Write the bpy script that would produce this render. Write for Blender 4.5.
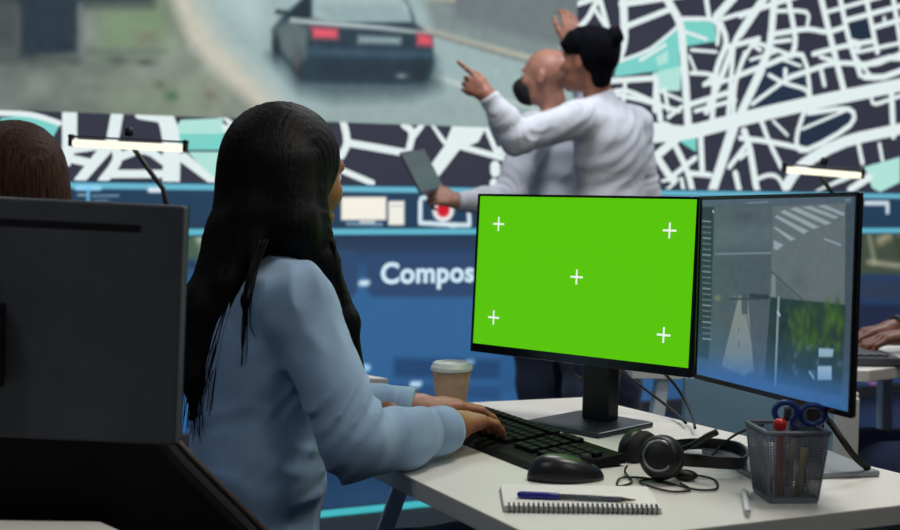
import bpy, bmesh, math, random
import numpy as np
from mathutils import Matrix, Vector, Euler
random.seed(7); RNG = np.random.default_rng(5)
for _o in list(bpy.data.objects): bpy.data.objects.remove(_o)
COL = bpy.context.scene.collection
SC = bpy.context.scene

# ------------------------------------------------------------------ camera, world, lamps, exposure
cam_d = bpy.data.cameras.new('camera'); cam = bpy.data.objects.new('camera', cam_d); COL.objects.link(cam)
cam_d.sensor_width = 36.0; cam_d.lens = 50.0; cam_d.clip_start = 0.05
_p, _r = math.atan(77.5/1250), 0.014
_f = Vector((0, math.cos(_p), -math.sin(_p))); _r0 = Vector((1, 0, 0)); _u0 = Vector((0, math.sin(_p), math.cos(_p)))
_u = _u0*math.cos(_r) - _r0*math.sin(_r); _rt = _r0*math.cos(_r) + _u0*math.sin(_r)
_m = Matrix((( _rt.x, _u.x, -_f.x, 0), (_rt.y, _u.y, -_f.y, 0), (_rt.z, _u.z, -_f.z, 1.15), (0, 0, 0, 1)))
cam.matrix_world = _m
cam_d.dof.use_dof = True; cam_d.dof.focus_distance = 2.05; cam_d.dof.aperture_fstop = 4.5
SC.camera = cam
SC.view_settings.view_transform = 'Standard'; SC.view_settings.look = 'None'
SC.view_settings.exposure = 0.0; SC.view_settings.gamma = 1.0; SC.view_settings.use_curve_mapping = False
w = bpy.data.worlds.new('world'); SC.world = w; w.use_nodes = True
w.node_tree.nodes['Background'].inputs[0].default_value = (0.10, 0.16, 0.25, 1); w.node_tree.nodes['Background'].inputs[1].default_value = 0.25

def area(name, loc, size, power, color, size_y=None):
    l = bpy.data.lights.new(name, 'AREA'); l.energy = power; l.color = color; l.size = size
    if size_y: l.shape = 'RECTANGLE'; l.size_y = size_y
    o = bpy.data.objects.new(name, l); COL.objects.link(o); o.location = loc
    return o
LAMPS = [((0.85, 2.20, 2.90), 0.62, 26, (1.0, .95, .86)),      # over the desks
         ((0.25, 4.20, 2.90), 0.62, 27, (.93, .96, 1.0)),      # over the standing men
         ((1.75, 4.75, 2.90), 0.62, 24, (.90, .95, 1.0)),
         ((-1.6, 3.40, 2.90), 0.62, 6, (.85, .92, 1.0)),
         ((-1.2, 0.45, 2.90), 0.62, 8, (.90, .94, 1.0)),  # added fill, lifts the foreground monitor back and desk
         ((1.25, 0.15, 2.90), 0.62, 9, (1.0, .97, .92))]       # added fill near the camera, brightens the desk's front edge
for lo, sz, pw, co in LAMPS: area('ceiling_lamp_light', lo, sz, pw, co)

# ------------------------------------------------------------------ helpers: properties, objects
def lin(c): 
    c = np.asarray(c, float)/255.; return np.where(c <= .04045, c/12.92, ((c+.055)/1.055)**2.4)
def rgba(c): return tuple(lin(c)) + (1.0,)
def tag(o, label=None, cat=None, group=None, kind=None):
    if label: o['label'] = label
    if cat: o['category'] = cat
    if group: o['group'] = group
    if kind: o['kind'] = kind
    return o
def thing(name, label, cat, loc, group=None):
    o = bpy.data.objects.new(name, None); COL.objects.link(o); o.location = loc; o.empty_display_size = .05
    return tag(o, label, cat, group)
def root_loc(o):
    l = Vector(o.location)
    while o.parent: o = o.parent; l += Vector(o.location)
    return l
def link(name, me, mats, parent=None, smooth=True):
    if not isinstance(mats, (list, tuple)): mats = [mats]
    for m in mats: me.materials.append(m)
    o = bpy.data.objects.new(name, me); COL.objects.link(o)
    if parent is not None:
        l = root_loc(parent); me.transform(Matrix.Translation(-l)); o.parent = parent
    return o
def raw(name, v, f, mats, parent=None, mi=None, smooth=True):
    me = bpy.data.meshes.new(name); me.from_pydata([tuple(map(float, p)) for p in v], [], [tuple(map(int, q)) for q in f])
    if mi is not None: me.polygons.foreach_set('material_index', np.asarray(mi, np.int32))
    me.polygons.foreach_set('use_smooth', np.full(len(me.polygons), smooth)); me.update()
    return link(name, me, mats, parent)
def frame(loc, x, z):
    x = Vector(x).normalized(); z = Vector(z); y = z.cross(x).normalized(); z = x.cross(y)
    M = Matrix((x, y, z)).transposed().to_4x4(); M.translation = loc; return M
def T(x, y, z): return Matrix.Translation((x, y, z))
def RZ(a): return Matrix.Rotation(a, 4, 'Z')
def aim(a, b):
    a, b = Vector(a), Vector(b); z = (b-a).normalized(); q = z.to_track_quat('Z', 'Y').to_matrix().to_4x4(); q.translation = a; return q

class MB:
    """collects shapes into one mesh"""
    def __init__(s): s.v = []; s.f = []; s.m = []; s.sm = []
    def add(s, v, f, M=None, mi=0, smooth=False):
        n = len(s.v)
        for p in v: s.v.append(tuple(M @ Vector(p)) if M is not None else tuple(p))
        for q in f: s.f.append(tuple(n+i for i in q)); s.m.append(mi); s.sm.append(smooth)
        return s
    def _bm(s, bm, M, mi, smooth):
        bm.verts.ensure_lookup_table(); bm.verts.index_update()
        s.add([v.co[:] for v in bm.verts], [[v.index for v in f.verts] for f in bm.faces], M, mi, smooth); bm.free(); return s
    def box(s, c, size, M=None, bev=0, mi=0, seg=2, taper=1.0):
        bm = bmesh.new(); bmesh.ops.create_cube(bm, size=1)
        for v in bm.verts:
            t = taper if v.co.z < 0 else 1
            v.co = Vector((c[0]+v.co.x*size[0]*t, c[1]+v.co.y*size[1]*t, c[2]+v.co.z*size[2]))
        if bev: bmesh.ops.bevel(bm, geom=bm.edges[:], offset=bev, segments=seg, profile=.5, affect='EDGES')
        return s._bm(bm, M, mi, bool(bev) and seg > 1 and False)
    def prism(s, pts, z0, z1, M=None, bev=0, mi=0):
        bm = bmesh.new(); vs = [bm.verts.new((x, y, z0)) for x, y in pts]; f = bm.faces.new(vs)
        r = bmesh.ops.extrude_face_region(bm, geom=[f])
        for e in r['geom']:
            if isinstance(e, bmesh.types.BMVert): e.co.z = z1
        bmesh.ops.recalc_face_normals(bm, faces=bm.faces[:])
        if bev:
            ed = [e for e in bm.edges if abs(e.verts[0].co.z-e.verts[1].co.z) < 1e-7]
            bmesh.ops.bevel(bm, geom=ed, offset=bev, segments=2, profile=.5, affect='EDGES')
        return s._bm(bm, M, mi, False)
    def tube(s, pts, r, seg=10, closed=False, M=None, mi=0, flat=1.0):
        P = [Vector(p) for p in pts]; n = len(P); R = r if isinstance(r, (list, tuple)) else [r]*n
        v, f = [], []; up = None
        for i in range(n):
            t = (P[(i+1) % n]-P[i-1]) if closed else (P[min(i+1, n-1)]-P[max(i-1, 0)])
            t.normalize()
            if up is None:
                up = Vector((0, 0, 1)) if abs(t.z) < .9 else Vector((1, 0, 0))
            a = t.cross(up).normalized(); up = a.cross(t).normalized()
            for k in range(seg):
                th = 2*math.pi*k/seg; v.append(P[i]+a*math.cos(th)*R[i]+up*math.sin(th)*R[i]*flat)
        for i in range(n if closed else n-1):
            for k in range(seg):
                j = (i+1) % n; f.append((i*seg+k, i*seg+(k+1) % seg, j*seg+(k+1) % seg, j*seg+k))
        if not closed: f.append(tuple(range(seg))[::-1]); f.append(tuple((n-1)*seg+k for k in range(seg)))
        return s.add(v, f, M, mi, True)
    def lathe(s, prof, seg=32, M=None, mi=0, smooth=True):
        v, f = [], []; n = len(prof)
        for r, z in prof:
            for k in range(seg): th = 2*math.pi*k/seg; v.append((r*math.cos(th), r*math.sin(th), z))
        for i in range(n-1):
            for k in range(seg): f.append((i*seg+k, i*seg+(k+1) % seg, (i+1)*seg+(k+1) % seg, (i+1)*seg+k))
        if prof[0][0] > 1e-6: f.append(tuple(range(seg))[::-1])
        if prof[-1][0] > 1e-6: f.append(tuple((n-1)*seg+k for k in range(seg)))
        return s.add(v, f, M, mi, smooth)
    def ell(s, c, rad, M=None, mi=0, nu=20, nv=12):
        v, f = [], []
        for j in range(nv+1):
            ph = math.pi*j/nv
            for i in range(nu):
                th = 2*math.pi*i/nu
                v.append((c[0]+rad[0]*math.sin(ph)*math.cos(th), c[1]+rad[1]*math.sin(ph)*math.sin(th), c[2]+rad[2]*math.cos(ph)))
        for j in range(nv):
            for i in range(nu): f.append((j*nu+i, (j+1)*nu+i, (j+1)*nu+(i+1) % nu, j*nu+(i+1) % nu))
        return s.add(v, f, M, mi, True)
    def build(s, name, mats, parent=None):
        me = bpy.data.meshes.new(name); me.from_pydata(s.v, [], s.f)
        me.polygons.foreach_set('material_index', np.asarray(s.m, np.int32)); me.polygons.foreach_set('use_smooth', np.asarray(s.sm, bool)); me.update()
        me.validate()
        return link(name, me, mats, parent)
def spline(pts, n=8):
    P = [Vector(p) for p in pts]; out = []
    for i in range(len(P)-1):
        a, b, c, d = P[max(i-1, 0)], P[i], P[i+1], P[min(i+2, len(P)-1)]
        for k in range(n):
            t = k/n; out.append(.5*((2*b)+(c-a)*t+(2*a-5*b+4*c-d)*t*t+(3*b-a-3*c+d)*t**3))
    out.append(P[-1]); return out
def rrect(w, h, r, n=5):
    o = []
    for cx, cy, a in ((w/2-r, h/2-r, 0), (-w/2+r, h/2-r, 90), (-w/2+r, -h/2+r, 180), (w/2-r, -h/2+r, 270)):
        for k in range(n+1): th = math.radians(a+90*k/n); o.append((cx+r*math.cos(th), cy+r*math.sin(th)))
    return o

# ------------------------------------------------------------------ materials (all procedural)
def mat(name, c, rough=.5, metal=0, var=0, scale=20, bump=0, bscale=60, spec=.5, coat=0, alpha=1, stretch=None, sheen=0, sss=0, trans=0):
    m = bpy.data.materials.new(name); m.use_nodes = True; nt = m.node_tree; b = nt.nodes['Principled BSDF']
    b.inputs['Base Color'].default_value = rgba(c); b.inputs['Roughness'].default_value = rough; b.inputs['Metallic'].default_value = metal
    b.inputs['Specular IOR Level'].default_value = spec; b.inputs['Coat Weight'].default_value = coat; b.inputs['Alpha'].default_value = alpha
    if sheen: b.inputs['Sheen Weight'].default_value = sheen
    if trans: b.inputs['Transmission Weight'].default_value = trans
    if sss: b.inputs['Subsurface Weight'].default_value = sss; b.inputs['Subsurface Radius'].default_value = (.012, .005, .003); b.inputs['Subsurface Scale'].default_value = .6
    tc = nt.nodes.new('ShaderNodeTexCoord'); mp = nt.nodes.new('ShaderNodeMapping'); nt.links.new(tc.outputs['Object'], mp.inputs[0])
    if stretch: mp.inputs['Scale'].default_value = stretch
    if var:
        n = nt.nodes.new('ShaderNodeTexNoise'); n.inputs['Scale'].default_value = scale; n.inputs['Detail'].default_value = 4
        r = nt.nodes.new('ShaderNodeValToRGB'); r.color_ramp.elements[0].position = .3; r.color_ramp.elements[1].position = .7
        c = np.asarray(c, float); r.color_ramp.elements[0].color = rgba(np.clip(c*(1-var), 0, 255)); r.color_ramp.elements[1].color = rgba(np.clip(c*(1+var), 0, 255))
        nt.links.new(mp.outputs[0], n.inputs['Vector']); nt.links.new(n.outputs[0], r.inputs[0]); nt.links.new(r.outputs[0], b.inputs['Base Color'])
    if bump:
        n = nt.nodes.new('ShaderNodeTexNoise'); n.inputs['Scale'].default_value = bscale; n.inputs['Detail'].default_value = 3
        bp = nt.nodes.new('ShaderNodeBump'); bp.inputs['Strength'].default_value = bump; bp.inputs['Distance'].default_value = .004
        nt.links.new(mp.outputs[0], n.inputs['Vector']); nt.links.new(n.outputs[0], bp.inputs['Height']); nt.links.new(bp.outputs[0], b.inputs['Normal'])
    return m
def glow(name, c, s=1.0, sample=True):
    m = bpy.data.materials.new(name); m.use_nodes = True; b = m.node_tree.nodes['Principled BSDF']
    b.inputs['Base Color'].default_value = (.012, .014, .016, 1); b.inputs['Roughness'].default_value = .5; b.inputs['Specular IOR Level'].default_value = .1
    b.inputs['Emission Color'].default_value = rgba(c); b.inputs['Emission Strength'].default_value = s
    if not sample: m.cycles.emission_sampling = 'NONE'
    return m
def picture_mat(name, s=1.0, gloss=.1):
    m = glow(name, (0, 0, 0), s, False); a = m.node_tree.nodes.new('ShaderNodeAttribute'); a.attribute_name = 'picture'
    b = m.node_tree.nodes['Principled BSDF']; b.inputs['Specular IOR Level'].default_value = gloss; b.inputs['Roughness'].default_value = .25
    m.node_tree.links.new(a.outputs['Color'], b.inputs['Emission Color']); return m

# ------------------------------------------------------------------ picture shown on a screen: soft painted shapes on a fine grid
class Paint:
    def __init__(s, x0, x1, y0, y1, step, base):
        s.nx = int((x1-x0)/step)+2; s.ny = int((y1-y0)/step)+2
        s.X, s.Y = np.meshgrid(np.linspace(x0, x1, s.nx), np.linspace(y0, y1, s.ny)); s.c = np.zeros(s.X.shape+(3,))+np.asarray(base, float)
    def mix(s, m, c, a=1.0): s.c += (m*a)[..., None]*(np.asarray(c, float)-s.c)
    def sd(s, pts):
        P = np.asarray(pts, float); n = len(P); d = np.full(s.X.shape, 1e9); sg = np.ones(s.X.shape)
        for i in range(n):
            a, b = P[i], P[i-1]; e = b-a; wx, wy = s.X-a[0], s.Y-a[1]
            t = np.clip((wx*e[0]+wy*e[1])/max(e@e, 1e-12), 0, 1); bx, by = wx-e[0]*t, wy-e[1]*t
            d = np.minimum(d, bx*bx+by*by)
            c1 = s.Y >= a[1]; c2 = s.Y < b[1]; c3 = e[0]*wy > e[1]*wx
            fl = (c1 & c2 & c3) | (~c1 & ~c2 & ~c3); sg = np.where(fl, -sg, sg)
        return sg*np.sqrt(d)
    def soft(s, d, k): return np.clip(.5-d/k, 0, 1)
    def poly(s, pts, c, k=.01, a=1.0): s.mix(s.soft(s.sd(pts), k), c, a); return s
    def line(s, pts, wd, c, k=.01, a=1.0):
        P = np.asarray(pts, float); d = np.full(s.X.shape, 1e9)
        for p, q in zip(P[:-1], P[1:]):
            e = q-p; t = np.clip(((s.X-p[0])*e[0]+(s.Y-p[1])*e[1])/max(e@e, 1e-12), 0, 1)
            d = np.minimum(d, np.hypot(s.X-p[0]-e[0]*t, s.Y-p[1]-e[1]*t))
        s.mix(s.soft(d-wd/2, k), c, a); return s
    def blob(s, c0, rx, ry, c, a=1.0): s.mix(np.exp(-((s.X-c0[0])/rx)**2-((s.Y-c0[1])/ry)**2), c, a); return s
    def noise(s, amp, n=8, col=(1, 1, 1)):
        z = RNG.normal(size=(s.ny//n+3, s.nx//n+3)); ix = np.arange(s.nx)/n; iy = np.arange(s.ny)/n
        i0 = ix.astype(int); j0 = iy.astype(int); fx = (ix-i0)[None]; fy = (iy-j0)[:, None]
        fx = fx*fx*(3-2*fx); fy = fy*fy*(3-2*fy)
        g = (z[j0][:, i0]*(1-fx)+z[j0][:, i0+1]*fx)*(1-fy)+(z[j0+1][:, i0]*(1-fx)+z[j0+1][:, i0+1]*fx)*fy
        s.c += (g*amp)[..., None]*np.asarray(col, float); return s
    def build(s, name, fn, m, parent):
        nx, ny = s.nx, s.ny; v = [fn(x, y) for x, y in zip(s.X.ravel(), s.Y.ravel())]
        i = (np.arange(ny-1)[:, None]*nx+np.arange(nx-1)[None]).ravel(); f = np.stack([i, i+1, i+nx+1, i+nx], 1)
        me = bpy.data.meshes.new(name); me.from_pydata(v, [], f.tolist())
        at = me.color_attributes.new('picture', 'FLOAT_COLOR', 'POINT')
        cc = np.ones((nx*ny, 4)); cc[:, :3] = lin(np.clip(s.c, 0, 255)).reshape(-1, 3); at.data.foreach_set('color', cc.ravel())
        return link(name, me, m, parent)

# ------------------------------------------------------------------ smooth bodies: blended implicit shapes meshed by surface nets
class Body:
    def __init__(s): s.p = []; s.disp = None
    def cap(s, a, b, ra, rb=None, k=.02, neg=False):
        rb = ra if rb is None else rb; a = np.asarray(a, float); b = np.asarray(b, float)
        s.p.append(('c', a, b, ra, rb, k, neg, (a+b)/2, np.linalg.norm(b-a)/2+max(ra, rb))); return s
    def chain(s, pts, rs, k=.02):
        for a, b, ra, rb in zip(pts[:-1], pts[1:], rs[:-1], rs[1:]): s.cap(a, b, ra, rb, k)
        return s
    def ell(s, c, r, R=None, k=.03, neg=False):
        R = np.eye(3) if R is None else np.asarray(R, float); c = np.asarray(c, float); r = np.asarray(r, float)
        s.p.append(('e', c, r, R, None, k, neg, c, max(r))); return s
    def ev(s, P, prims):
        d = None
        for q in prims:
            if q[0] == 'c':
                a, b, ra, rb = q[1:5]; e = b-a; L = max(e@e, 1e-12); wv = P-a; t = np.clip(wv@e/L, 0, 1)
                x = np.sqrt(((wv-t[:, None]*e)**2).sum(1))-(ra+t*(rb-ra))
            else:
                l = (P-q[1])@q[3].T; k0 = np.sqrt(((l/q[2])**2).sum(1)); k1 = np.sqrt(((l/q[2]**2)**2).sum(1))+1e-9; x = k0*(k0-1)/k1
                x = np.where(k0 < .05, -min(q[2]), x)
            k = q[5]
            if d is None:
                if q[6]: continue
                d = x; continue
            if q[6]:
                h = np.clip(.5-.5*(d+x)/k, 0, 1); d = d*(1-h)-x*h+k*h*(1-h)
            else:
                h = np.clip(.5+.5*(x-d)/k, 0, 1); d = d*h+x*(1-h)-k*h*(1-h)
        if d is None: return np.full(len(P), 1.)
        if s.disp is not None: d = d+s.disp(P)
        return d
    def mesh(s, h=.005, n=14, cut=None):
        C = np.array([q[7] for q in s.p]); Rr = np.array([q[8] for q in s.p]); lo = (C-Rr[:, None]).min(0)-.03; hi = (C+Rr[:, None]).max(0)+.03
        N = np.ceil((hi-lo)/(h*n)).astype(int); bs = h*n; hd = bs*.87; NC = N*n+2; V = []; I = []; Q = []
        g = np.arange(n+1)*h; G = np.stack(np.meshgrid(g, g, g, indexing='ij'), -1)
        for bi in np.ndindex(*N):
            o = lo+np.array(bi)*bs; bc = o+bs/2
            sel = np.linalg.norm(C-bc, axis=1)-Rr < hd+.05
            if not sel.any(): continue
            pr = [q for q, k in zip(s.p, sel) if k]
            if abs(s.ev(bc[None], pr)[0]) > hd*1.5+.012: continue
            P = (G+o).reshape(-1, 3); D = s.ev(P, pr)
            if cut is not None: D = np.maximum(D, cut(P))
            D = D.reshape(n+1, n+1, n+1); S = D < 0
            if S.all() or not S.any(): continue
            base = np.array(bi)*n
            cnt = np.zeros((n, n, n)); acc = np.zeros((n, n, n, 3))
            for ax in range(3):
                for u in (0, 1):
                    for w_ in (0, 1):
                        o0 = [0, 0, 0]; oth = [k for k in range(3) if k != ax]; o0[oth[0]] = u; o0[oth[1]] = w_; o1 = list(o0); o1[ax] = 1
                        sl = lambda q: tuple(slice(k, k+n) for k in q)
                        d0, d1 = D[sl(o0)], D[sl(o1)]; x = (d0 < 0) != (d1 < 0); t = np.where(x, d0/np.where(x, d0-d1, 1), 0)
                        cnt += x
                        for k in range(3): acc[..., k] += np.where(x, o0[k]+(t if k == ax else 0), 0)
            mk = cnt > 0; ci = np.argwhere(mk); V.append(o+(ci+acc[mk]/cnt[mk][:, None])*h); gi = ci+base+1
            I.append((gi[:, 0]*NC[1]+gi[:, 1])*NC[2]+gi[:, 2])
            for ax in range(3):
                a = [slice(0, n)]*3; b = [slice(0, n)]*3; b[ax] = slice(1, n+1)
                x = S[tuple(a)] != S[tuple(b)]; e = np.argwhere(x)
                if not len(e): continue
                neg = S[tuple(a)][x]; u, w_ = [(1, 2), (2, 0), (0, 1)][ax]; e = e+base+1
                du = np.zeros(3, int); du[u] = 1; dw = np.zeros(3, int); dw[w_] = 1
                q = np.stack([e-du-dw, e-dw, e, e-du], 1); q[~neg] = q[~neg][:, ::-1]
                Q.append((q[..., 0]*NC[1]+q[..., 1])*NC[2]+q[..., 2])
        V = np.concatenate(V); I = np.concatenate(I); Q = np.concatenate(Q); od = np.argsort(I); I = I[od]; V = V[od]
        J = np.clip(np.searchsorted(I, Q), 0, len(I)-1); ok = (I[J] == Q).all(1)
        return V, J[ok]
def vec(*a): return np.array(a, float)
def nrm(a): a = np.asarray(a, float); return a/np.linalg.norm(a)
def basis(f, up=(0, 0, 1)):
    f = nrm(f); l = nrm(np.cross(up, f)); return np.array([f, l, np.cross(f, l)])      # rows: forward, left, up
def join(parts):
    v = []; f = []; m = []; n = 0
    for V, Fc, mi in parts: v.append(np.asarray(V)); f += [tuple(int(i)+n for i in q) for q in Fc]; m += [mi]*len(Fc); n += len(V)
    return np.concatenate(v), f, m
# ------------------------------------------------------------------ people
def head(B, c, R, s=1.0, fem=False, neck=None):
    """c = centre of the skull, R rows forward / left / up"""
    W = lambda x, y, z: c+s*(x*R[0]+y*R[1]+z*R[2])
    E_ = lambda p, r, k=.02, neg=False: B.ell(W(*p), np.array(r)*s, R, k, neg)
    jw = .9 if fem else 1.0
    if neck is not None: B.cap(W(-.022, 0, -.045), neck, .052*s*jw, .058*s*jw, .02)
    E_((-.012, 0, .028), (.098, .076, .086)); E_((.03, 0, -.025), (.060, .060*jw, .082)); E_((.036, 0, -.075), (.046, .044*jw, .034))
    E_((.072, 0, -.100), (.017, .020, .015), .02)
    B.cap(W(.080, -.032, .024), W(.080, .032, .024), .012*s, None, .016)
    for y in (-1, 1):
        E_((.092, y*.032, .006), (.013, .016, .010), .012, True)
        E_((.060, y*.038, -.022), ((.021, .019, .020) if fem else (.024, .022, .020)), .02)
        E_((-.006, y*.078, -.006), (.019, .007, .032), .006); E_((.004, y*.086, -.004), (.008, .006, .016), .005, True)
        E_((.093, y*.012, -.034), (.010, .008, .007), .006)
    B.cap(W(.086, 0, .014), W(.109, 0, -.026), .0075*s, .0115*s, .012)
    B.cap(W(.088, -.020, -.058), W(.088, .020, -.058), .0055*s, None, .008); B.cap(W(.094, -.006, -.056), W(.094, .006, -.056), .0055*s, None, .008)
    B.cap(W(.091, -.012, -.069), W(.091, .012, -.069), .0068*s, None, .007)
    B.cap(W(.104, -.022, -.0635), W(.104, .022, -.0635), .0016*s, None, .003, True)
def eyes(c, R, s=1.0):
    b = MB(); M = Matrix(R.T.tolist()).to_4x4(); M.translation = Vector(c)
    for y in (-1, 1):
        b.ell((.072*s, y*.032*s, .006*s), (.0125*s,)*3, M, 0); b.ell((.0795*s, y*.032*s, .006*s), (.0058*s,)*3, M, 1)
    return b
def hand(wr, d, nrm_, thumb, curl, s=1.0, spread=.10, point=None, thumb_in=.5):
    """palm with four fingers and a thumb. d: wrist to knuckles, nrm_: back of the hand, thumb: direction of the thumb side"""
    B = Body(); d = nrm(d); t = nrm(np.asarray(thumb)-np.dot(thumb, d)*d); n = nrm(np.cross(d, t)); n = n if np.dot(n, nrm_) > 0 else -n
    L = .086*s; ws = vec(*wr)
    for q, (y0, y1) in enumerate(((.012, .030), (.004, .010), (-.004, -.010), (-.012, -.028))):
        B.cap(ws+t*y0*s+d*.004, ws+d*(L-.006*abs(q-1)*s)+t*y1*s, .0145*s, .0115*s, .016)
    B.ell(ws+d*.045*s+t*.018*s-n*.006*s, (.034*s, .018*s, .014*s), np.array([d, t, n]), .02)          # thumb ball
    B.cap(ws-d*.045*s, ws+d*.012*s, .026*s, .025*s, .02)
    lens = ((.041, .025, .020), (.046, .029, .021), (.043, .027, .020), (.034, .020, .018))
    for q in range(4):
        y = (.0305, .0105, -.0100, -.0290)[q]*s; p = ws+d*(L-(.003, 0, .003, .010)[q]*s)+t*y
        cu = curl[q] if isinstance(curl, (list, tuple)) else curl
        dd = nrm(d+t*spread*(1.5-q)*.6); an = 0; r = (.0088, .0090, .0086, .0076)[q]*s
        for j, l in enumerate(lens[q]):
            an += cu[j] if isinstance(cu, (list, tuple)) else cu*(.8, 1.1, .7)[j]
            v = dd*math.cos(an)-n*math.sin(an); e = p+v*l*s; B.cap(p, e, r*(1.06-.07*j), r*(1.0-.09*j), .004); p = e
    p = ws+d*.022*s+t*.026*s-n*.006*s; v = nrm(d*.75+t*(.75-.5*thumb_in)-n*.35*thumb_in)
    for j, l in enumerate((.040, .030, .024)):
        e = p+v*l*s; B.cap(p, e, (.0125, .0105, .0098)[j]*s, (.0105, .0098, .0080)[j]*s, .007); p = e; v = nrm(v+d*.30-t*.22*(j+1)*thumb_in-n*.12*thumb_in)
    return B
def fold_field(pts, amp=.0035, seed=0, wl=.034, body=.6, kf=17):
    """cloth creases: rings around the bent joints in pts and slow drapery elsewhere"""
    r = np.random.default_rng(seed); K = r.normal(size=(8, 3))*kf; K[:, 2] *= 1.7; ph = r.uniform(0, 6.3, 6)
    def fn(P):
        wv = sum(np.sin(P@K[i]+ph[i]) for i in range(3)); d = amp*body*(np.abs(np.sin(P@K[3]+wv*1.1+ph[3]))-.5+.5*np.sin(P@K[4]*1.6+wv+ph[4]))
        for (c, rad, ax) in pts:
            q = P-c; a = q@ax; rr = np.sqrt((q**2).sum(1)); g = np.exp(-(rr/rad)**2)*(.55+.45*np.sin(P@K[6]*1.3+wv+ph[2]))
            d = d-amp*1.3*g*(1-np.abs(np.sin(math.pi*(a/wl+.85*wv+.5*np.sin(P@K[7]*2.1)))))*1.4+amp*.8*g
        return d
    return fn
def foot(B, an, d, s=1.0):
    d = nrm(d); B.cap(an+vec(0, 0, -.03)-d*.03, an+d*.06+vec(0, 0, -.05), .042*s, .038*s, .03); B.cap(an+d*.04+vec(0, 0, -.055), an+d*.15+vec(0, 0, -.065), .038*s, .026*s, .03)
def person(nm, label, J, mats, h=.006, wear='shirt', fem=False, extra=None, group=None, cuff=True, fold=.0035, hres=.003, shoes=True, loose=1.0):
    """J: joints in metres. Body is one mesh, clothes and hair are children."""
    g = lambda k: vec(*J[k]); s = J.get('s', 1.0)
    root = thing(nm, label, 'person', J['root'], group); Rb = basis(J['front']); Fw, Lf = Rb[0], Rb[1]
    R = basis(J['look']); R = R if 'hup' not in J else basis(J['look'], J['hup'])
    B = Body(); head(B, g('head'), R, s, fem, g('neck'))
    wid = .92 if fem else 1.06
    def torso(D, o, k=.04):
        D.ell(g('pel'), (.115+o, .165*wid+o, .115+o), Rb, k); D.ell(g('waist'), ((.098 if fem else .110)+o, (.128 if fem else .152)+o, .14+o), Rb, k)
        D.ell(g('rib'), (.108+o, .150*wid+o, .150+o), Rb, k); D.ell(g('neck')*.45+g('rib')*.55-Fw*.012, (.090+o, .150*wid+o, .100+o), Rb, k)
        if fem:
            for y in (-1, 1): D.ell(g('rib')+Fw*.058+Lf*.07*y+vec(0, 0, .02), (.052+o, .058+o, .058+o), Rb, .03)
        sr = .043 if fem else .052; D.cap(g('shR'), g('neck')-vec(0, 0, .02), sr+o, sr+o, k); D.cap(g('shL'), g('neck')-vec(0, 0, .02), sr+o, sr+o, k)
    torso(B, 0)
    lm = .86 if fem else 1.0
    for q in 'RL':
        B.chain([g('sh'+q), g('el'+q)], [.050*s*lm, .040*s*lm], .03); B.chain([g('el'+q), .6*g('el'+q)+.4*g('wr'+q), g('wr'+q)], [.040*s*lm, .039*s*lm, .026*s], .02)
        B.chain([g('hp'+q), g('kn'+q)], [.085*s, .056*s], .04); B.chain([g('kn'+q), g('kn'+q)*.65+g('an'+q)*.35, g('an'+q)], [.054*s, .055*s, .036*s], .03)
        foot(B, g('an'+q), J['toe'])
    V, F_ = B.mesh(h); parts = [(V, F_, 0)]
    for q in 'RL':
        if 'hand'+q in J: V, F_ = hand(g('wr'+q), *J['hand'+q][:4], s=s*(.93 if fem else 1.0), **(J['hand'+q][4] if len(J['hand'+q]) > 4 else {})).mesh(hres); parts.append((V, F_, 0))
    ey = eyes(g('head'), R, s)
    for k in (0, 1): parts.append((np.array(ey.v), [f for f, m in zip(ey.f, ey.m) if m == k], 1+k))
    v, f, m = join(parts); raw('body', v, f, [mats['skin'], M['eye_white'], M['eye_dark']], root, m)
    # clothing
    S = Body(); torso(S, .012*loose)
    for q in 'RL':
        S.chain([g('sh'+q), g('el'+q)], [.062*loose*s, .055*loose*s], .035)
        e, wq = g('el'+q), g('wr'+q); S.chain([e, .55*e+.45*wq, wq], [.055*loose*s, .049*loose*s, (.0345 if fem else .036)*s], .025)
    S.cap(g('neck')-vec(0, 0, .01), g('neck')*.75+g('head')*.25-Fw*.005, .060, .058, .02)
    S.disp = fold_field([(g('el'+q), .13, nrm(g('wr'+q)-g('sh'+q))) for q in 'RL']+[(g('waist')+vec(0, 0, -.02), .14, vec(.22, .25, .62)), (g('sh'+'R'), .09, Fw), (g('sh'+'L'), .09, Fw)], fold, len(nm)+int(1000*J['root'][0]) % 97)
    zc = g('pel')[2]-(.02 if J.get('sit') else .09)
    def cut(P):
        d = zc-P[:, 2]+.004*np.sin(P[:, 0]*40)
        for q in 'RL':
            wq, e = g('wr'+q), g('el'+q); a = nrm(wq-e); x = (P-wq)@a; near = np.linalg.norm(P-wq, axis=1) < .12; d = np.maximum(d, np.where(near, x-.004, -1))
        n0 = g('neck')*.72+g('head')*.28; up = nrm(g('head')-g('neck')+.001); near = np.linalg.norm(P-n0, axis=1) < .11
        return np.maximum(d, np.where(near, (P-n0)@up-.001, -1))
    V, F_ = S.mesh(h*.85, cut=cut); sh = raw(wear, V, F_, mats['top'], root)
    if cuff:
        for q in 'RL':
            wq, e = g('wr'+q), g('el'+q); a = nrm(wq-e); b = MB(); cs = s*(.95 if fem else 1)
            b.lathe([(.0375*cs, -.050), (.0405*cs, -.048), (.0400*cs, -.006), (.0375*cs, .004), (.0345*cs, .004), (.034*cs, -.05)], 28, aim(wq, wq+a)); b.build('cuff', mats['top'], sh)
    Tr = Body(); Tr.ell(g('pel'), (.123, .172*wid, .12), Rb, .04)
    for q in 'RL':
        Tr.chain([g('hp'+q), g('kn'+q)], [.100*s, .078*s], .05); Tr.chain([g('kn'+q), g('kn'+q)*.65+g('an'+q)*.35, g('an'+q)], [.078*s, .074*s, .060*s], .03)
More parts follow.
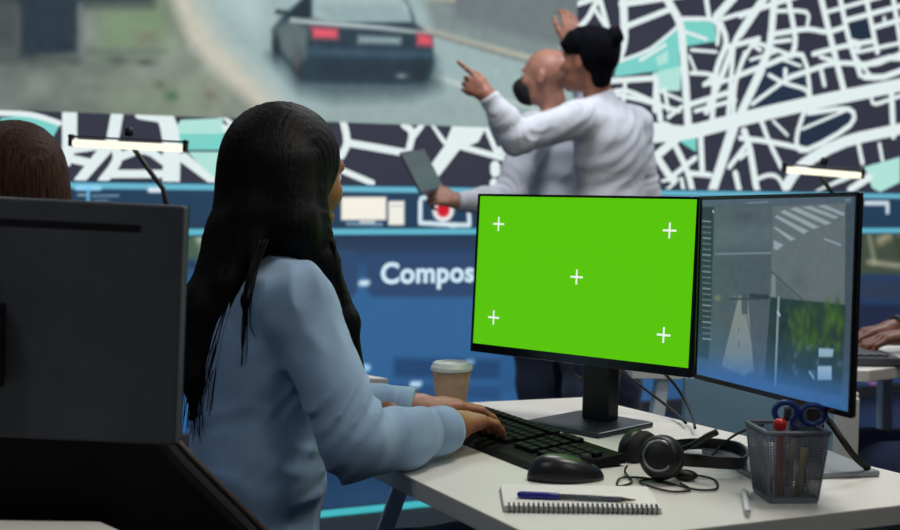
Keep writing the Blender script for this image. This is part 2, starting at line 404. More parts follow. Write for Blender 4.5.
    Tr.disp = fold_field([(g('kn'+q), .12, nrm(g('an'+q)-g('hp'+q))) for q in 'RL'], .003, 3)
    za = min(g('anR')[2], g('anL')[2])-.01
    V, F_ = Tr.mesh(h, cut=lambda P: np.maximum(za-P[:, 2], P[:, 2]-(g('pel')[2]+.075))); raw('trousers', V, F_, mats['legs'], root)
    if shoes:
        for q in 'RL':
            D = Body(); D.p = []; foot(D, g('an'+q), J['toe'], 1.15); V, F_ = D.mesh(.006, cut=lambda P: -P[:, 2]+.004); raw('shoe', V, F_, M['shoe'], root)
    return root, R
def hair_mesh(prims, h, amp, wl, c, seed=1, stretch=None, cut=None, axis=None):
    H = Body()
    for q in prims: (H.cap if len(q) == 5 else H.ell)(*q)
    r = np.random.default_rng(seed); k = r.normal(size=(3, 3))*12
    def dsp(P):
        q = P-np.asarray(c); th = np.arctan2(q[:, 1], q[:, 0]); wv = np.sin(P@k[0])+np.sin(P@k[1]+1.)
        return amp*(np.abs(np.sin(th*wl+wv*.9))-.5)+amp*.7*np.sin(th*wl*2.3+wv*1.7)
    H.disp = dsp
    return H.mesh(h, cut=cut)
# ------------------------------------------------------------------ shared materials
M = {}
M['eye_white'] = mat('eye_white', (225, 220, 215), .25); M['eye_dark'] = mat('eye_dark', (40, 26, 20), .15); M['shoe'] = mat('black_shoe_leather', (24, 24, 27), .4)
M['white_top'] = mat('white_laminate', (222, 221, 216), .42, var=.012, scale=6, spec=.4); M['edge'] = mat('white_edge_band', (205, 208, 210), .5)
M['white_metal'] = mat('white_powder_coat', (214, 222, 228), .38, bump=.05, bscale=300)
M['black'] = mat('black_plastic', (17, 18, 21), .42, bump=.08, bscale=500); M['black_soft'] = mat('black_soft_plastic', (21, 22, 26), .62, bump=.12, bscale=700)
M['black_gloss'] = mat('black_gloss_plastic', (12, 13, 17), .18); M['graphite'] = mat('graphite_plastic', (74, 77, 84), .6, spec=.2, var=.05, bump=.06, bscale=300)
M['stand'] = mat('dark_stand_metal', (50, 56, 66), .38, metal=.4); M['rubber'] = mat('black_rubber', (14, 14, 16), .7)
M['stand_light'] = mat('light_stand_metal', (136, 143, 152), .25, spec=.6)
M['silver'] = mat('silver_trim', (150, 154, 160), .3, metal=.8); M['chrome'] = mat('chrome', (190, 192, 198), .18, metal=1)
M['fabric_black'] = mat('black_chair_fabric', (16, 16, 19), .9, var=.15, scale=90, bump=.3, bscale=400); M['lit_edge'] = mat('chair_lit_edge', (70, 58, 54), .45)
M['paper'] = mat('white_paper', (232, 232, 228), .8, var=.01, scale=30)

# ------------------------------------------------------------------ the room (turned 25 degrees to the camera, parallel to the video wall)
A = math.radians(24.925); EX = vec(math.cos(A), math.sin(A), 0); ET = vec(-math.sin(A), math.cos(A), 0); P0 = vec(0, 5.8, 0)
MR = Matrix.Translation(Vector(P0)) @ RZ(A)
def wall_pt(off): return lambda s, z: tuple(P0+EX*s-ET*off+vec(0, 0, z))
carpet = mat('dark_carpet', (22, 27, 36), .75, var=.2, scale=60, bump=.3, bscale=250); stage = mat('blue_vinyl_floor', (40, 66, 96), .28, var=.06, scale=3)
paint_w = mat('grey_wall_paint', (92, 98, 108), .8, var=.02, scale=4); paint_c = mat('ceiling_paint', (120, 124, 130), .9, var=.02, scale=4)
def struct(name, b, m): return tag(b.build(name, m), kind='structure')
struct('floor', MB().box((0, -2.7, -.05), (11, 9.8, .1), MR), carpet)
struct('ceiling', MB().box((0, -2.7, 3.05), (11, 9.8, .1), MR), paint_c)
struct('wall_back', MB().box((0, .25, 1.5), (11, .1, 3), MR), paint_w); struct('wall_front', MB().box((0, -7.65, 1.5), (11, .1, 3), MR), paint_w)
struct('wall_left', MB().box((-5.55, -2.7, 1.5), (.1, 9.8, 3), MR), paint_w); struct('wall_right', MB().box((5.55, -2.7, 1.5), (.1, 9.8, 3), MR), paint_w)
struct('trim_1', MB().box((0, -.575, .012), (9.6, 1.19, .022), MR, .004), stage)
st = MB().box((0, -1.19, .010), (9.6, .035, .016), MR, .003).build('floor_light_strip', glow('cyan_floor_light', (70, 190, 200), .9))
tag(st, 'cyan light strip along the edge of the blue floor in front of the video wall', 'light strip')
for i, (lo, sz, pw, co) in enumerate(LAMPS):
    t = thing('ceiling_light', ['square ceiling light panel over the white desk with two monitors', 'square ceiling light panel over the two standing men', 'square ceiling light panel near the right half of the video wall', 'square ceiling light panel over the woman with brown hair', 'added fill light panel over the desk in the left foreground', 'added fill light panel in front of the pen holder end of the white desk'][i], 'ceiling light', (lo[0], lo[1], 2.94), 'ceiling lights')  # last two panels house the added fill lamps
    b = MB()
    for sx, sy, lx, ly in ((1, 0, .03, sz+.06), (-1, 0, .03, sz+.06), (0, 1, sz, .03), (0, -1, sz, .03)): b.box((lo[0]+sx*(sz/2+.015), lo[1]+sy*(sz/2+.015), 2.965), (lx, ly, .07), None, .004)
    b.build('frame', M['white_metal'], t); MB().box((lo[0], lo[1], 2.975), (sz, sz, .04)).build('diffuser', glow('diffuser_glow', (255, 250, 240), 2.0, False), t)

# ------------------------------------------------------------------ video wall
vw = thing('video_wall', 'full-width video wall with a street map, car footage and a blue menu', 'video wall', tuple(P0))
hb = MB()
hb.box((.55, .075, 1.43), (7.9, .13, 2.76), MR, .01); hb.box((.55, .02, .055), (7.9, .10, .07), MR, .006)
hb.build('housing', M['graphite'], vw)
PX = .0049
MAPC = dict(road=glow('map_road', (226, 238, 238), 1.0, False), block=glow('map_block', (52, 53, 68), 1.0, False), park=glow('map_park', (122, 208, 200), 1.0, False), pale=glow('map_pale_park', (176, 226, 216), 1.0, False), blue=glow('map_blue_block', (36, 50, 70), 1.0, False))
DX = {0: .0006, 4: .0002, 2: .0012, 3: .0016, 1: .002}
def map_panel(name, rect, polys, roads):
    b = MB(); x0, x1, z0, z1 = rect; fn = wall_pt
    def flat(pts, off, mi):
        pts = [(min(max(x, x0), x1), min(max(z, z0), z1)) for x, z in pts]
        b.add([fn(off)(x, z) for x, z in pts], [tuple(range(len(pts)))], None, mi)
    flat([(x0, z0), (x1, z0), (x1, z1), (x0, z1)], 0, 0)
    for mi, pts in polys: flat(pts, DX[mi], mi)
    n = 0
    for wd, pts in roads:
        r = wd*PX*.57; pts = [Vector(p) for p in pts]
        if len(pts) > 2: pts = [Vector(p[:2]) for p in spline([(p.x, p.y, 0) for p in pts], 3)]
        for p, q in zip(pts[:-1], pts[1:]):
            d = (q-p); d = d.normalized() if d.length else Vector((1, 0)); s_ = Vector((-d.y, d.x))*r; n += 1
            flat([p+s_, p-s_, q-s_, q+s_], .002+n*1.5e-6, 1)
        for p in pts:
            n += 1
            if x0-r < p.x < x1+r and z0-r < p.y < z1+r: flat([(p.x+r*math.cos(k*math.pi/6), p.y+r*math.sin(k*math.pi/6)) for k in range(12)], .002+n*1.5e-6, 1)
    return b.build(name, [MAPC['block'], MAPC['road'], MAPC['park'], MAPC['pale'], MAPC['blue']], vw)
def far(pts, L=.9):
    """carry a street on past the last point"""
    p = [Vector(q) for q in pts]; d = (p[-1]-p[-2]).normalized(); return [tuple(q) for q in p]+[tuple(p[-1]+d*L)]
ROADS_R = [
 (5, far([(0.621, 2.032), (0.67, 2.045), (0.737, 2.069)], .4)),
 (5, far([(0.667, 1.93), (0.711, 1.971), (0.744, 2.026), (0.771, 2.071)], .4)),
 (4, [(0.755, 2.018), (0.819, 1.94)]),
 (5, [(0.782, 2.067), (0.825, 1.945)]),
 (8, far([(0.898, 1.8), (0.924, 1.894), (0.913, 2.082)], .4)),
 (6, far([(0.902, 2.057), (1.141, 2.104)], .4)),
 (5, [(0.94, 1.953), (1.178, 2.048)]),
 (8, far([(1.316, 1.482), (1.275, 1.846), (1.246, 1.993), (1.164, 2.106)], .4)),
 (3, [(0.887, 1.775), (1.077, 1.849), (1.235, 1.968)]),
 (4, [(1.239, 2.008), (1.447, 2.017), (1.486, 1.964), (1.482, 1.898)]),
 (3, [(1.271, 1.95), (1.413, 1.919)]),
 (5, [(0.849, 1.681), (1.117, 1.708)]),
 (4, [(0.862, 1.628), (0.948, 1.637), (1.108, 1.589)]),
 (4, [(0.935, 1.675), (0.927, 1.572)]),
 (6, [(1.117, 1.703), (1.115, 1.55)]),
 (4, [(1.166, 1.656), (1.193, 1.553)]),
 (3, [(1.142, 1.645), (1.27, 1.606)]),
 (5, far([(1.428, 2.021), (1.406, 2.119)], .4)),
 (8, far([(1.471, 2.034), (1.574, 2.137)], .4)),
 (4, [(1.509, 2.026), (1.747, 2.099)]),
 (6, [(1.497, 2.005), (1.538, 1.907), (1.48, 1.762), (1.463, 1.523)]),
 (3, [(1.323, 1.859), (1.477, 1.858)]),
 (4, [(1.326, 1.744), (1.456, 1.74), (1.408, 1.687)]),
 (4, [(1.408, 1.693), (1.482, 1.701)]),
 (3, [(1.312, 1.828), (1.35, 1.76)]),
 (5, [(1.526, 1.881), (1.74, 1.94)]),
 (6, [(1.746, 2.129), (1.606, 1.941), (1.518, 1.743), (1.425, 1.552)]),
 (5, [(1.66, 1.863), (1.602, 1.707), (1.595, 1.543)]),
 (5, [(1.583, 1.884), (1.563, 1.542)]),
 (4, [(1.482, 1.696), (1.759, 1.792)]),
 (5, [(1.331, 1.588), (1.59, 1.665)]),
 (7, [(1.772, 1.782), (1.657, 1.571)]),
 (4, [(1.696, 1.911), (1.755, 1.884)]),
 (4, [(1.648, 1.827), (1.703, 1.912)]),
 (6, far([(1.625, 1.953), (1.778, 2.152)], .4)),
 (5, far([(1.621, 2.049), (1.697, 2.08), (1.928, 2.158)], .4)),
 (8, far([(1.627, 1.529), (1.765, 1.792), (1.818, 1.929), (1.836, 2.157)], .4)),
 (6, far([(1.959, 1.865), (1.982, 1.955), (1.928, 2.158)], .4)),
 (4, [(1.858, 2.091), (2.049, 2.1), (2.059, 2.033)]),
 (5, [(1.811, 1.965), (1.921, 1.987), (2.066, 2.012), (2.195, 2.005), (2.311, 2.039)]),
 (4, [(1.626, 1.907), (1.746, 1.945)]),
 (4, [(1.702, 1.927), (1.952, 1.869)]),
 (4, [(1.838, 1.93), (1.949, 1.947)]),
 (7, far([(2.326, 1.693), (2.225, 1.959), (2.147, 2.175)], .4)),
 (6, far([(2.434, 1.789), (2.341, 1.988), (2.277, 2.185)], .4)),
 (6, far([(2.548, 1.92), (2.457, 2.198)], .4)),
 (6, far([(2.649, 2.213), (2.711, 1.989)])),
 (4, far([(2.191, 2.11), (2.507, 2.202)], .4)),
 (5, far([(2.309, 2.071), (2.702, 2.179)])),
 (5, far([(2.528, 2.053), (2.705, 2.103)])),
 (4, [(2.59, 2.106), (2.591, 2.068)]),
 (5, [(2.105, 1.883), (2.288, 1.931), (2.517, 1.977)]),
 (4, [(2.153, 1.87), (2.229, 1.859)]),
 (5, far([(1.956, 1.755), (2.075, 1.792), (2.257, 1.844), (2.523, 1.853), (2.714, 1.918)])),
 (5, [(1.644, 1.755), (1.816, 1.815), (2.032, 1.874), (2.094, 1.651)]),
 (4, [(1.714, 1.604), (1.898, 1.721), (1.97, 1.756)]),
 (4, [(1.818, 1.758), (1.918, 1.722), (2.052, 1.697), (2.08, 1.666)]),
 (5, [(1.922, 1.79), (1.924, 1.743)]),
 (5, [(2.163, 1.797), (2.187, 1.724)]),
 (4, [(2.37, 1.968), (2.426, 1.955), (2.387, 1.899), (2.46, 1.828), (2.526, 1.772)]),
 (4, far([(2.414, 1.912), (2.711, 1.978)])),
 (6, far([(2.445, 1.838), (2.636, 1.892), (2.715, 1.896)])),
 (6, far([(2.462, 1.78), (2.597, 1.787), (2.719, 1.826)])),
 (13, far([(1.03, 1.438), (1.287, 1.441), (1.596, 1.512), (2.042, 1.612), (2.722, 1.749)])),
 (5, [(1.775, 1.518), (1.831, 1.411), (1.915, 1.282)]),
 (3, [(1.853, 1.521), (1.948, 1.451)]),
 (5, [(2.057, 1.581), (2.009, 1.426), (2.079, 1.375), (2.375, 1.518), (2.358, 1.603), (2.084, 1.571)]),
 (3, [(2.047, 1.486), (2.33, 1.591)]),
 (5, [(1.643, 1.426), (1.844, 1.411), (2.092, 1.376)]),
 (11, far([(1.952, 1.183), (2.055, 1.295), (2.337, 1.425), (2.734, 1.508)])),
 (7, [(2.659, 1.708), (2.685, 1.468)]),
 (4, far([(2.517, 1.669), (2.547, 1.638), (2.725, 1.689)])),
 (5, [(2.436, 1.417), (2.469, 1.315)]),
 (4, [(2.586, 1.421), (2.611, 1.334)]),
 (8, [(2.391, 1.167), (2.522, 1.239)]),
 (6, [(2.149, 1.143), (2.401, 1.248)]),
 (7, [(1.667, 1.463), (1.71, 1.356), (1.763, 1.128)]),
 (4, [(1.647, 1.323), (1.709, 1.366)]),
 (4, [(1.76, 1.217), (1.838, 1.239), (1.904, 1.219), (1.954, 1.13)]),
 (4, [(0.862, 1.618), (1.031, 1.596), (1.259, 1.55)]),
 (6, [(1.118, 1.649), (1.146, 1.506)]),
 (5, [(1.01, 1.511), (1.1, 1.475), (1.311, 1.462)]),
 (4, [(1.194, 1.518), (1.271, 1.571)]),
 (5, [(1.077, 1.444), (1.171, 1.482), (1.269, 1.435)]),
 (4, [(1.09, 1.395), (1.215, 1.409)]),
 (8, [(1.251, 1.415), (1.128, 1.322)]),
 (7, [(1.128, 1.322), (1.221, 1.208)]),
 (6, [(1.228, 1.394), (1.317, 1.25), (1.358, 1.124)]),
 (5, [(1.221, 1.218), (1.364, 1.317)]),
 (6, [(1.391, 1.454), (1.41, 1.242)]),
 (11, [(1.597, 1.481), (1.476, 1.125)]),
 (5, [(1.318, 1.24), (1.46, 1.232)]),
 (3, [(1.167, 1.197), (1.258, 1.209), (1.181, 1.142)]),
 (4, [(1.282, 1.209), (1.297, 1.123)]),
 (6, [(1.661, 1.463), (1.703, 1.376), (1.74, 1.227)]),
 (5, [(1.578, 1.276), (1.677, 1.386)]),
 (6, [(1.617, 1.245), (1.647, 1.127)]),
 (4, [(1.357, 1.554), (1.605, 1.62)]),
 (3, [(1.693, 1.829), (1.853, 1.879)]),
 (3, [(1.874, 1.849), (2.021, 1.816)]),
 (3, [(1.02, 1.792), (1.165, 1.874)])]
POLYS_R = [(2, [(0.871, 1.701), (0.887, 1.765), (1.031, 1.822), (1.223, 1.967), (1.257, 2.009), (1.46, 2.003), (1.481, 1.913), (1.298, 1.877), (1.25, 1.845), (1.259, 1.75), (1.116, 1.743)]), (3, [(1.092, 1.732), (1.265, 1.776), (1.262, 1.651), (1.118, 1.644)]), (3, [(1.108, 1.807), (1.184, 1.851), (1.186, 1.791), (1.127, 1.768)]), (2, [(1.13, 1.446), (1.183, 1.478), (1.238, 1.44), (1.197, 1.413)]), (2, [(1.252, 1.405), (1.287, 1.441), (1.367, 1.438), (1.37, 1.347)]), (3, [(2.484, 1.293), (2.741, 1.354), (2.748, 1.215), (2.605, 1.158), (2.546, 1.18)]), (4, [(1.661, 1.827), (2.019, 1.858), (2.067, 1.666), (1.67, 1.561)]), (4, [(2.317, 2.05), (2.463, 2.086), (2.526, 1.929), (2.373, 1.888)]), (4, [(2.031, 1.559), (2.371, 1.609), (2.375, 1.518), (2.079, 1.375), (2.009, 1.426)])]
ROADS_L = [
 (4, [(-1.971, 1.419), (-1.851, 1.416), (-1.747, 1.387)]),
 (9, [(-1.517, 1.457), (-1.534, 1.338)]),
 (13, [(-1.329, 1.464), (-1.296, 1.336), (-1.296, 1.148)]),
 (6, [(-1.428, 1.431), (-1.3, 1.415)]),
 (9, [(-1.55, 1.304), (-1.666, 1.151)]),
 (6, [(-1.697, 1.244), (-1.622, 1.229)]),
 (5, [(-1.697, 1.28), (-1.55, 1.304)]),
 (7, [(-1.526, 1.305), (-1.518, 1.24), (-1.578, 1.153)]),
 (6, [(-1.55, 1.186), (-1.329, 1.19)]),
 (6, [(-1.518, 1.252), (-1.408, 1.288), (-1.329, 1.244)]),
 (8, [(-1.241, 1.258), (-1.117, 1.151)]),
 (4, [(-1.182, 1.453), (-1.088, 1.448), (-1.036, 1.403)]),
 (5, [(-1.066, 1.39), (-0.732, 1.305)]),
 (6, [(-0.957, 1.47), (-0.902, 1.154)]),
 (5, [(-0.732, 1.413), (-0.776, 1.155)]),
 (6, [(-0.533, 1.438), (-0.514, 1.346), (-0.541, 1.283)]),
 (6, [(-0.504, 1.341), (-0.228, 1.304)]),
 (5, [(-0.531, 1.217), (-0.393, 1.165)]),
 (6, [(-0.24, 1.43), (-0.2, 1.395), (-0.219, 1.308)]),
 (6, [(-0.156, 1.433), (-0.2, 1.377)]),
 (4, [(-0.096, 1.435), (-0.039, 1.359)]),
 (5, [(0.037, 1.342), (0.268, 1.292)]),
 (5, [(0.176, 1.435), (0.236, 1.31)]),
 (9, [(0.226, 1.254), (0.227, 1.226)]),
 (8, [(0.222, 1.174), (0.222, 1.165)]),
 (6, [(0.355, 1.45), (0.469, 1.173)]),
 (6, [(0.251, 1.329), (0.661, 1.243)])]
POLYS_L = [(2, [(-1.971, 1.399), (-1.87, 1.415), (-1.747, 1.375), (-1.77, 1.331), (-1.972, 1.352)]), (1, [(-1.735, 1.448), (-1.676, 1.442), (-1.677, 1.313), (-1.705, 1.215), (-1.736, 1.215)]), (2, [(-1.292, 1.357), (-1.07, 1.364), (-1.083, 1.296), (-1.241, 1.292)]), (3, [(-1.254, 1.417), (-1.083, 1.431), (-1.049, 1.365), (-1.296, 1.357)]), (3, [(-1.224, 1.284), (-1.079, 1.287), (-1.096, 1.168), (-1.152, 1.201)]), (1, [(0.0, 1.433), (0.176, 1.439), (0.135, 1.364), (0.038, 1.324), (-0.067, 1.197), (-0.113, 1.242), (-0.039, 1.34)])]
# grid of side streets beyond the right part of the map and above it
for k in range(9): ROADS_R.append((5, [(2.95+.17*k, 2.75), (3.05+.2*k, 1.153)]))
for k in range(7): ROADS_R.append((5, [(2.85, 1.28+.22*k), (4.5, 1.42+.24*k)]))
for k in range(12): ROADS_R.append((5, [(.75+.19*k, 2.3), (.7+.21*k, 2.75)]))
for k in range(3): ROADS_R.append((6, [(.655, 2.30+.17*k), (3.2, 2.42+.18*k)]))
for k in range(7): ROADS_L.append((8, [(-3.3+.19*k, 1.153), (-3.2+.18*k, 1.43)]))
ROADS_L.append((7, [(-3.3, 1.27), (-2.0, 1.34)]))
map_panel('street_map', (.655, 4.45, 1.153, 2.75), POLYS_R, ROADS_R)
map_panel('street_map_strip', (-3.3, .655, 1.153, 1.432), POLYS_L, ROADS_L)
PM = picture_mat('wall_picture')
# car footage
f = Paint(-3.3, .655, 1.432, 2.75, .011, (134, 141, 130))
f.mix(np.clip((-1.1-f.X)/1.1, 0, 1), (82, 92, 92), .75); f.noise(7, 9); f.noise(5, 22); f.noise(4, 4)
f.poly([(-1.584, 1.87), (-1.308, 1.903), (-1.292, 1.706), (-1.593, 1.664)], (122, 148, 112), 0.12, 0.8)
f.poly([(-1.585, 1.547), (-1.152, 1.588), (-1.131, 1.43), (-1.546, 1.407)], (132, 146, 124), 0.12, 0.7)
f.poly([(-2.291, 2.064), (-1.341, 2.153), (-1.374, 1.885), (-2.294, 1.807)], (52, 62, 66), 0.06, 1.0)
f.poly([(-2.291, 2.064), (-1.968, 1.9), (-1.968, 1.861), (-1.893, 1.847), (-1.894, 1.663), (-2.296, 1.64)], (74, 80, 82), 0.05, 1.0)
f.poly([(-1.893, 1.906), (-1.67, 1.923), (-1.675, 1.675), (-1.895, 1.639)], (42, 56, 66), 0.03, 1.0)
f.line([(-1.663, 1.864), (-1.66, 1.684)], 0.0147, (112, 116, 124), 0.02, 0.8)
f.line([(-2.189, 1.623), (-1.683, 1.643)], 0.0245, (62, 68, 70), 0.05, 0.7)
f.line([(-1.632, 1.678), (-1.321, 1.696)], 0.0147, (92, 100, 96), 0.04, 0.7)
f.blob((-1.513, 1.652), 0.047, 0.0188, (80, 84, 82), 0.8)
f.blob((-1.403, 1.65), 0.042300000000000004, 0.0188, (78, 82, 80), 0.8)
f.blob((-1.292, 1.515), 0.028200000000000003, 0.0235, (72, 104, 74), 0.9)
f.blob((-1.391, 1.749), 0.042300000000000004, 0.0329, (122, 112, 104), 0.6)
f.blob((-1.605, 1.534), 0.0658, 0.0188, (104, 112, 100), 0.6)
f.blob((-1.131, 1.526), 0.0235, 0.0188, (116, 108, 92), 0.7)
f.blob((-1.342, 1.559), 0.0235, 0.0188, (98, 96, 86), 0.6)
f.poly([(-1.382, 2.149), (-1.292, 1.912), (-1.216, 1.731), (-1.062, 1.584), (-0.823, 1.397), (-0.594, 1.387), (1.402, 1.104), (1.36, 2.409)], (196, 194, 178), 0.06, 1.0)
f.poly([(-1.292, 2.158), (-1.216, 1.918), (-1.114, 1.758), (-0.935, 1.59), (-0.732, 1.4), (1.402, 1.104), (1.36, 2.409)], (172, 186, 182), 0.06, 1.0)
f.poly([(-1.192, 2.168), (-1.132, 1.924), (-1.037, 1.763), (-0.86, 1.603), (-0.677, 1.402), (1.402, 1.104), (1.36, 2.409)], (156, 178, 178), 0.05, 1.0)
f.poly([(-1.115, 2.175), (-0.916, 2.194), (-0.906, 1.856), (-0.958, 1.81), (-1.068, 1.929)], (184, 204, 206), 0.12, 0.8)
f.poly([(-0.27, 2.255), (-0.092, 1.857), (0.035, 1.838), (0.567, 1.738), (1.388, 1.56), (1.36, 2.409)], (128, 142, 142), 0.05, 1.0)
f.poly([(-0.123, 2.269), (0.008, 1.919), (0.564, 1.833), (1.383, 1.711), (1.36, 2.409)], (112, 122, 124), 0.05, 1.0)
f.line([(-0.167, 1.871), (-0.016, 1.835), (0.349, 1.778), (0.791, 1.692)], 0.0196, (186, 180, 160), 0.02, 1.0)
f.line([(-0.117, 1.847), (0.349, 1.755), (0.792, 1.663)], 0.0147, (112, 116, 112), 0.02, 0.8)
f.poly([(-0.146, 2.177), (-0.144, 1.998), (0.007, 2.0), (0.004, 2.19)], (186, 176, 152), 0.02, 0.8)
f.poly([(0.142, 1.582), (0.797, 1.489), (0.8, 1.343), (-0.732, 1.348), (-0.595, 1.528)], (146, 166, 164), 0.1, 0.8)
f.line([(-0.124, 1.666), (0.09, 1.612), (0.273, 1.564), (0.684, 1.475)], 0.01274, (204, 212, 208), 0.015, 0.9)
f.poly([(-0.878, 1.709), (-0.733, 1.557), (-0.595, 1.528), (-0.212, 1.553), (-0.063, 1.605), (-0.085, 1.731)], (72, 92, 98), 0.08, 0.85)
f.poly([(-0.861, 1.816), (-0.808, 1.888), (-0.736, 1.945), (-0.654, 2.012), (-0.291, 2.04), (-0.227, 1.974), (-0.187, 1.887), (-0.107, 1.838), (-0.095, 1.721), (-0.124, 1.638), (-0.237, 1.61), (-0.596, 1.598), (-0.725, 1.601), (-0.78, 1.667), (-0.852, 1.723)], (44, 62, 74), 0.025, 1.0)
f.poly([(-0.852, 1.826), (-0.781, 1.865), (-0.699, 1.836), (-0.707, 1.705), (-0.761, 1.668), (-0.834, 1.741)], (104, 120, 118), 0.03, 0.85)
f.poly([(-0.79, 1.881), (-0.736, 1.949), (-0.686, 1.992), (-0.681, 1.897), (-0.736, 1.868)], (40, 50, 58), 0.02, 1.0)
f.poly([(-0.682, 2.009), (-0.287, 2.041), (-0.227, 1.965), (-0.207, 1.895), (-0.598, 1.868), (-0.681, 1.88)], (162, 184, 184), 0.02, 1.0)
f.poly([(-0.663, 1.925), (-0.599, 1.947), (-0.266, 1.962), (-0.216, 1.903), (-0.589, 1.878)], (140, 164, 166), 0.03, 0.7)
f.line([(-0.772, 1.865), (-0.598, 1.86), (-0.362, 1.858), (-0.117, 1.847)], 0.0196, (178, 194, 194), 0.015, 1.0)
f.line([(-0.681, 1.837), (-0.56, 1.836), (-0.117, 1.838)], 0.0147, (46, 60, 70), 0.015, 1.0)
f.poly([(-0.685, 1.841), (-0.565, 1.84), (-0.56, 1.797), (-0.676, 1.794)], (232, 92, 108), 0.03, 1.0)
f.poly([(-0.181, 1.847), (-0.112, 1.838), (-0.106, 1.793), (-0.181, 1.793)], (228, 84, 100), 0.03, 1.0)
f.poly([(-0.466, 1.816), (-0.26, 1.82), (-0.264, 1.793), (-0.466, 1.785)], (148, 170, 172), 0.028, 1.0)
f.poly([(-0.698, 1.749), (-0.106, 1.766), (-0.115, 1.738), (-0.68, 1.72)], (66, 92, 112), 0.03, 0.8)
f.poly([(-0.661, 1.699), (-0.135, 1.719), (-0.144, 1.637), (-0.651, 1.621)], (40, 54, 64), 0.03, 0.8)
f.blob((-0.843, 1.745), 0.0188, 0.056400000000000006, (36, 46, 50), 1.0)
f.blob((-0.743, 1.669), 0.0235, 0.0658, (48, 52, 56), 1.0)
f.blob((-0.748, 1.694), 0.014100000000000001, 0.042300000000000004, (120, 120, 118), 0.5)
f.blob((-0.164, 1.673), 0.042300000000000004, 0.056400000000000006, (38, 48, 54), 1.0)
f.blob((-0.257, 1.65), 0.028200000000000003, 0.01175, (150, 160, 160), 0.8)
f.line([(-0.839, 1.895), (-0.799, 1.893)], 0.0196, (44, 60, 62), 0.01, 1.0)
f.noise(2.0, 3)
f.build('car_footage', wall_pt(.003), PM, vw)
# toolbar
tb = Paint(-3.3, 4.45, .925, 1.158, .006, (36, 62, 88))
tb.mix(np.clip((1.0-tb.Y)/.08, 0, 1), (34, 54, 76)); 
tb.mix(tb.soft(np.abs(tb.Y-1.1365)-.0125, .006), (104, 182, 206))
tb.mix(tb.soft(np.abs(tb.Y-.9465)-.0135, .006), (98, 182, 204))
tb.poly([(-0.54, 1.101), (-0.324, 1.103), (-0.323, 0.999), (-0.539, 0.999)], (244, 240, 226), 0.008, 1.0)
tb.poly([(-0.314, 1.085), (-0.236, 1.086), (-0.234, 0.976), (-0.313, 0.976)], (240, 238, 226), 0.008, 1.0)
tb.line([(-0.299, 1.063), (-0.245, 1.063)], 0.00588, (180, 190, 196), 0.006, 1.0)
tb.line([(-0.51, 0.983), (-0.347, 0.979)], 0.01715, (108, 142, 166), 0.006, 1.0)
tb.line([(-0.448, 0.99), (-0.381, 0.99)], 0.0098, (220, 228, 228), 0.006, 1.0)
tb.line([(-0.156, 1.086), (-0.155, 0.986), (0.023, 0.976)], 0.02058, (216, 234, 244), 0.006, 1.0)
tb.line([(-0.151, 1.1), (-0.096, 1.105)], 0.0196, (216, 234, 244), 0.006, 1.0)
tb.line([(0.026, 1.097), (0.088, 1.098), (0.095, 0.976), (-0.003, 0.976)], 0.02058, (216, 234, 244), 0.006, 1.0)
tb.mix(tb.soft(np.hypot(tb.X--0.04, tb.Y-1.046)-.055, .012), (238, 238, 240))
tb.mix(tb.soft(np.hypot(tb.X--0.04, tb.Y-1.046)-.033, .012), (206, 26, 46))
tb.line([(-1.678, 1.127), (-1.59, 1.128)], 0.0196, (150, 214, 246), 0.008, 1.0)
tb.line([(-1.634, 1.123), (-1.635, 1.062)], 0.01176, (110, 184, 232), 0.006, 1.0)
tb.line([(-1.383, 1.122), (-1.338, 1.123)], 0.021560000000000003, (222, 232, 240), 0.006, 1.0)
tb.line([(-1.618, 1.095), (-1.514, 1.098)], 0.00784, (116, 150, 170), 0.006, 1.0)
tb.line([(-1.611, 1.074), (-1.555, 1.076)], 0.00784, (96, 130, 152), 0.006, 1.0)
tb.line([(-1.674, 1.098), (-1.642, 1.099)], 0.006859999999999999, (150, 180, 190), 0.006, 1.0)
tb.line([(2.5, 1.097), (2.658, 1.098), (2.661, 1.048)], 0.0245, (206, 222, 234), 0.006, 1.0)
tb.line([(2.865, 1.1), (3.13, 1.102), (3.135, 0.994), (2.87, 0.993), (2.865, 1.1)], 0.0245, (206, 222, 234), 0.006, 1.0)
tb.build('toolbar', wall_pt(.004), PM, vw)
mn = Paint(-3.3, 4.45, .09, .925, .0115, (51, 99, 148))
mn.mix(np.clip((mn.Y-.70)/.2, 0, 1), (41, 57, 83)); mn.mix(np.clip((.45-mn.Y)/.4, 0, 1), (42, 86, 134), .6); mn.mix(np.clip((mn.X-1.0)/1.2, 0, 1), (34, 50, 82), .8)
mn.poly([(0.537, 0.836), (0.556, 0.833), (0.573, 0.823), (0.583, 0.809), (0.588, 0.792), (0.59, 0.671), (0.587, 0.654), (0.577, 0.64), (0.56, 0.631), (0.541, 0.628), (-0.368, 0.65), (-0.384, 0.654), (-0.399, 0.663), (-0.408, 0.676), (-0.412, 0.692), (-0.413, 0.805), (-0.41, 0.82), (-0.401, 0.834), (-0.386, 0.842), (-0.37, 0.845)], (47, 72, 108), 0.02, 1.0)
mn.poly([(-0.504, 0.864), (-0.488, 0.861), (-0.474, 0.852), (-0.465, 0.839), (-0.461, 0.824), (-0.46, 0.688), (-0.463, 0.673), (-0.472, 0.66), (-0.486, 0.652), (-0.502, 0.649), (-1.133, 0.664), (-1.148, 0.668), (-1.161, 0.676), (-1.169, 0.689), (-1.172, 0.704), (-1.173, 0.832), (-1.17, 0.846), (-1.161, 0.859), (-1.149, 0.867), (-1.134, 0.87)], (47, 72, 108), 0.02, 1.0)
mn.line([(-0.441, 0.715), (-0.412, 0.715)], 0.0245, (214, 236, 250), 0.015, 1.0)
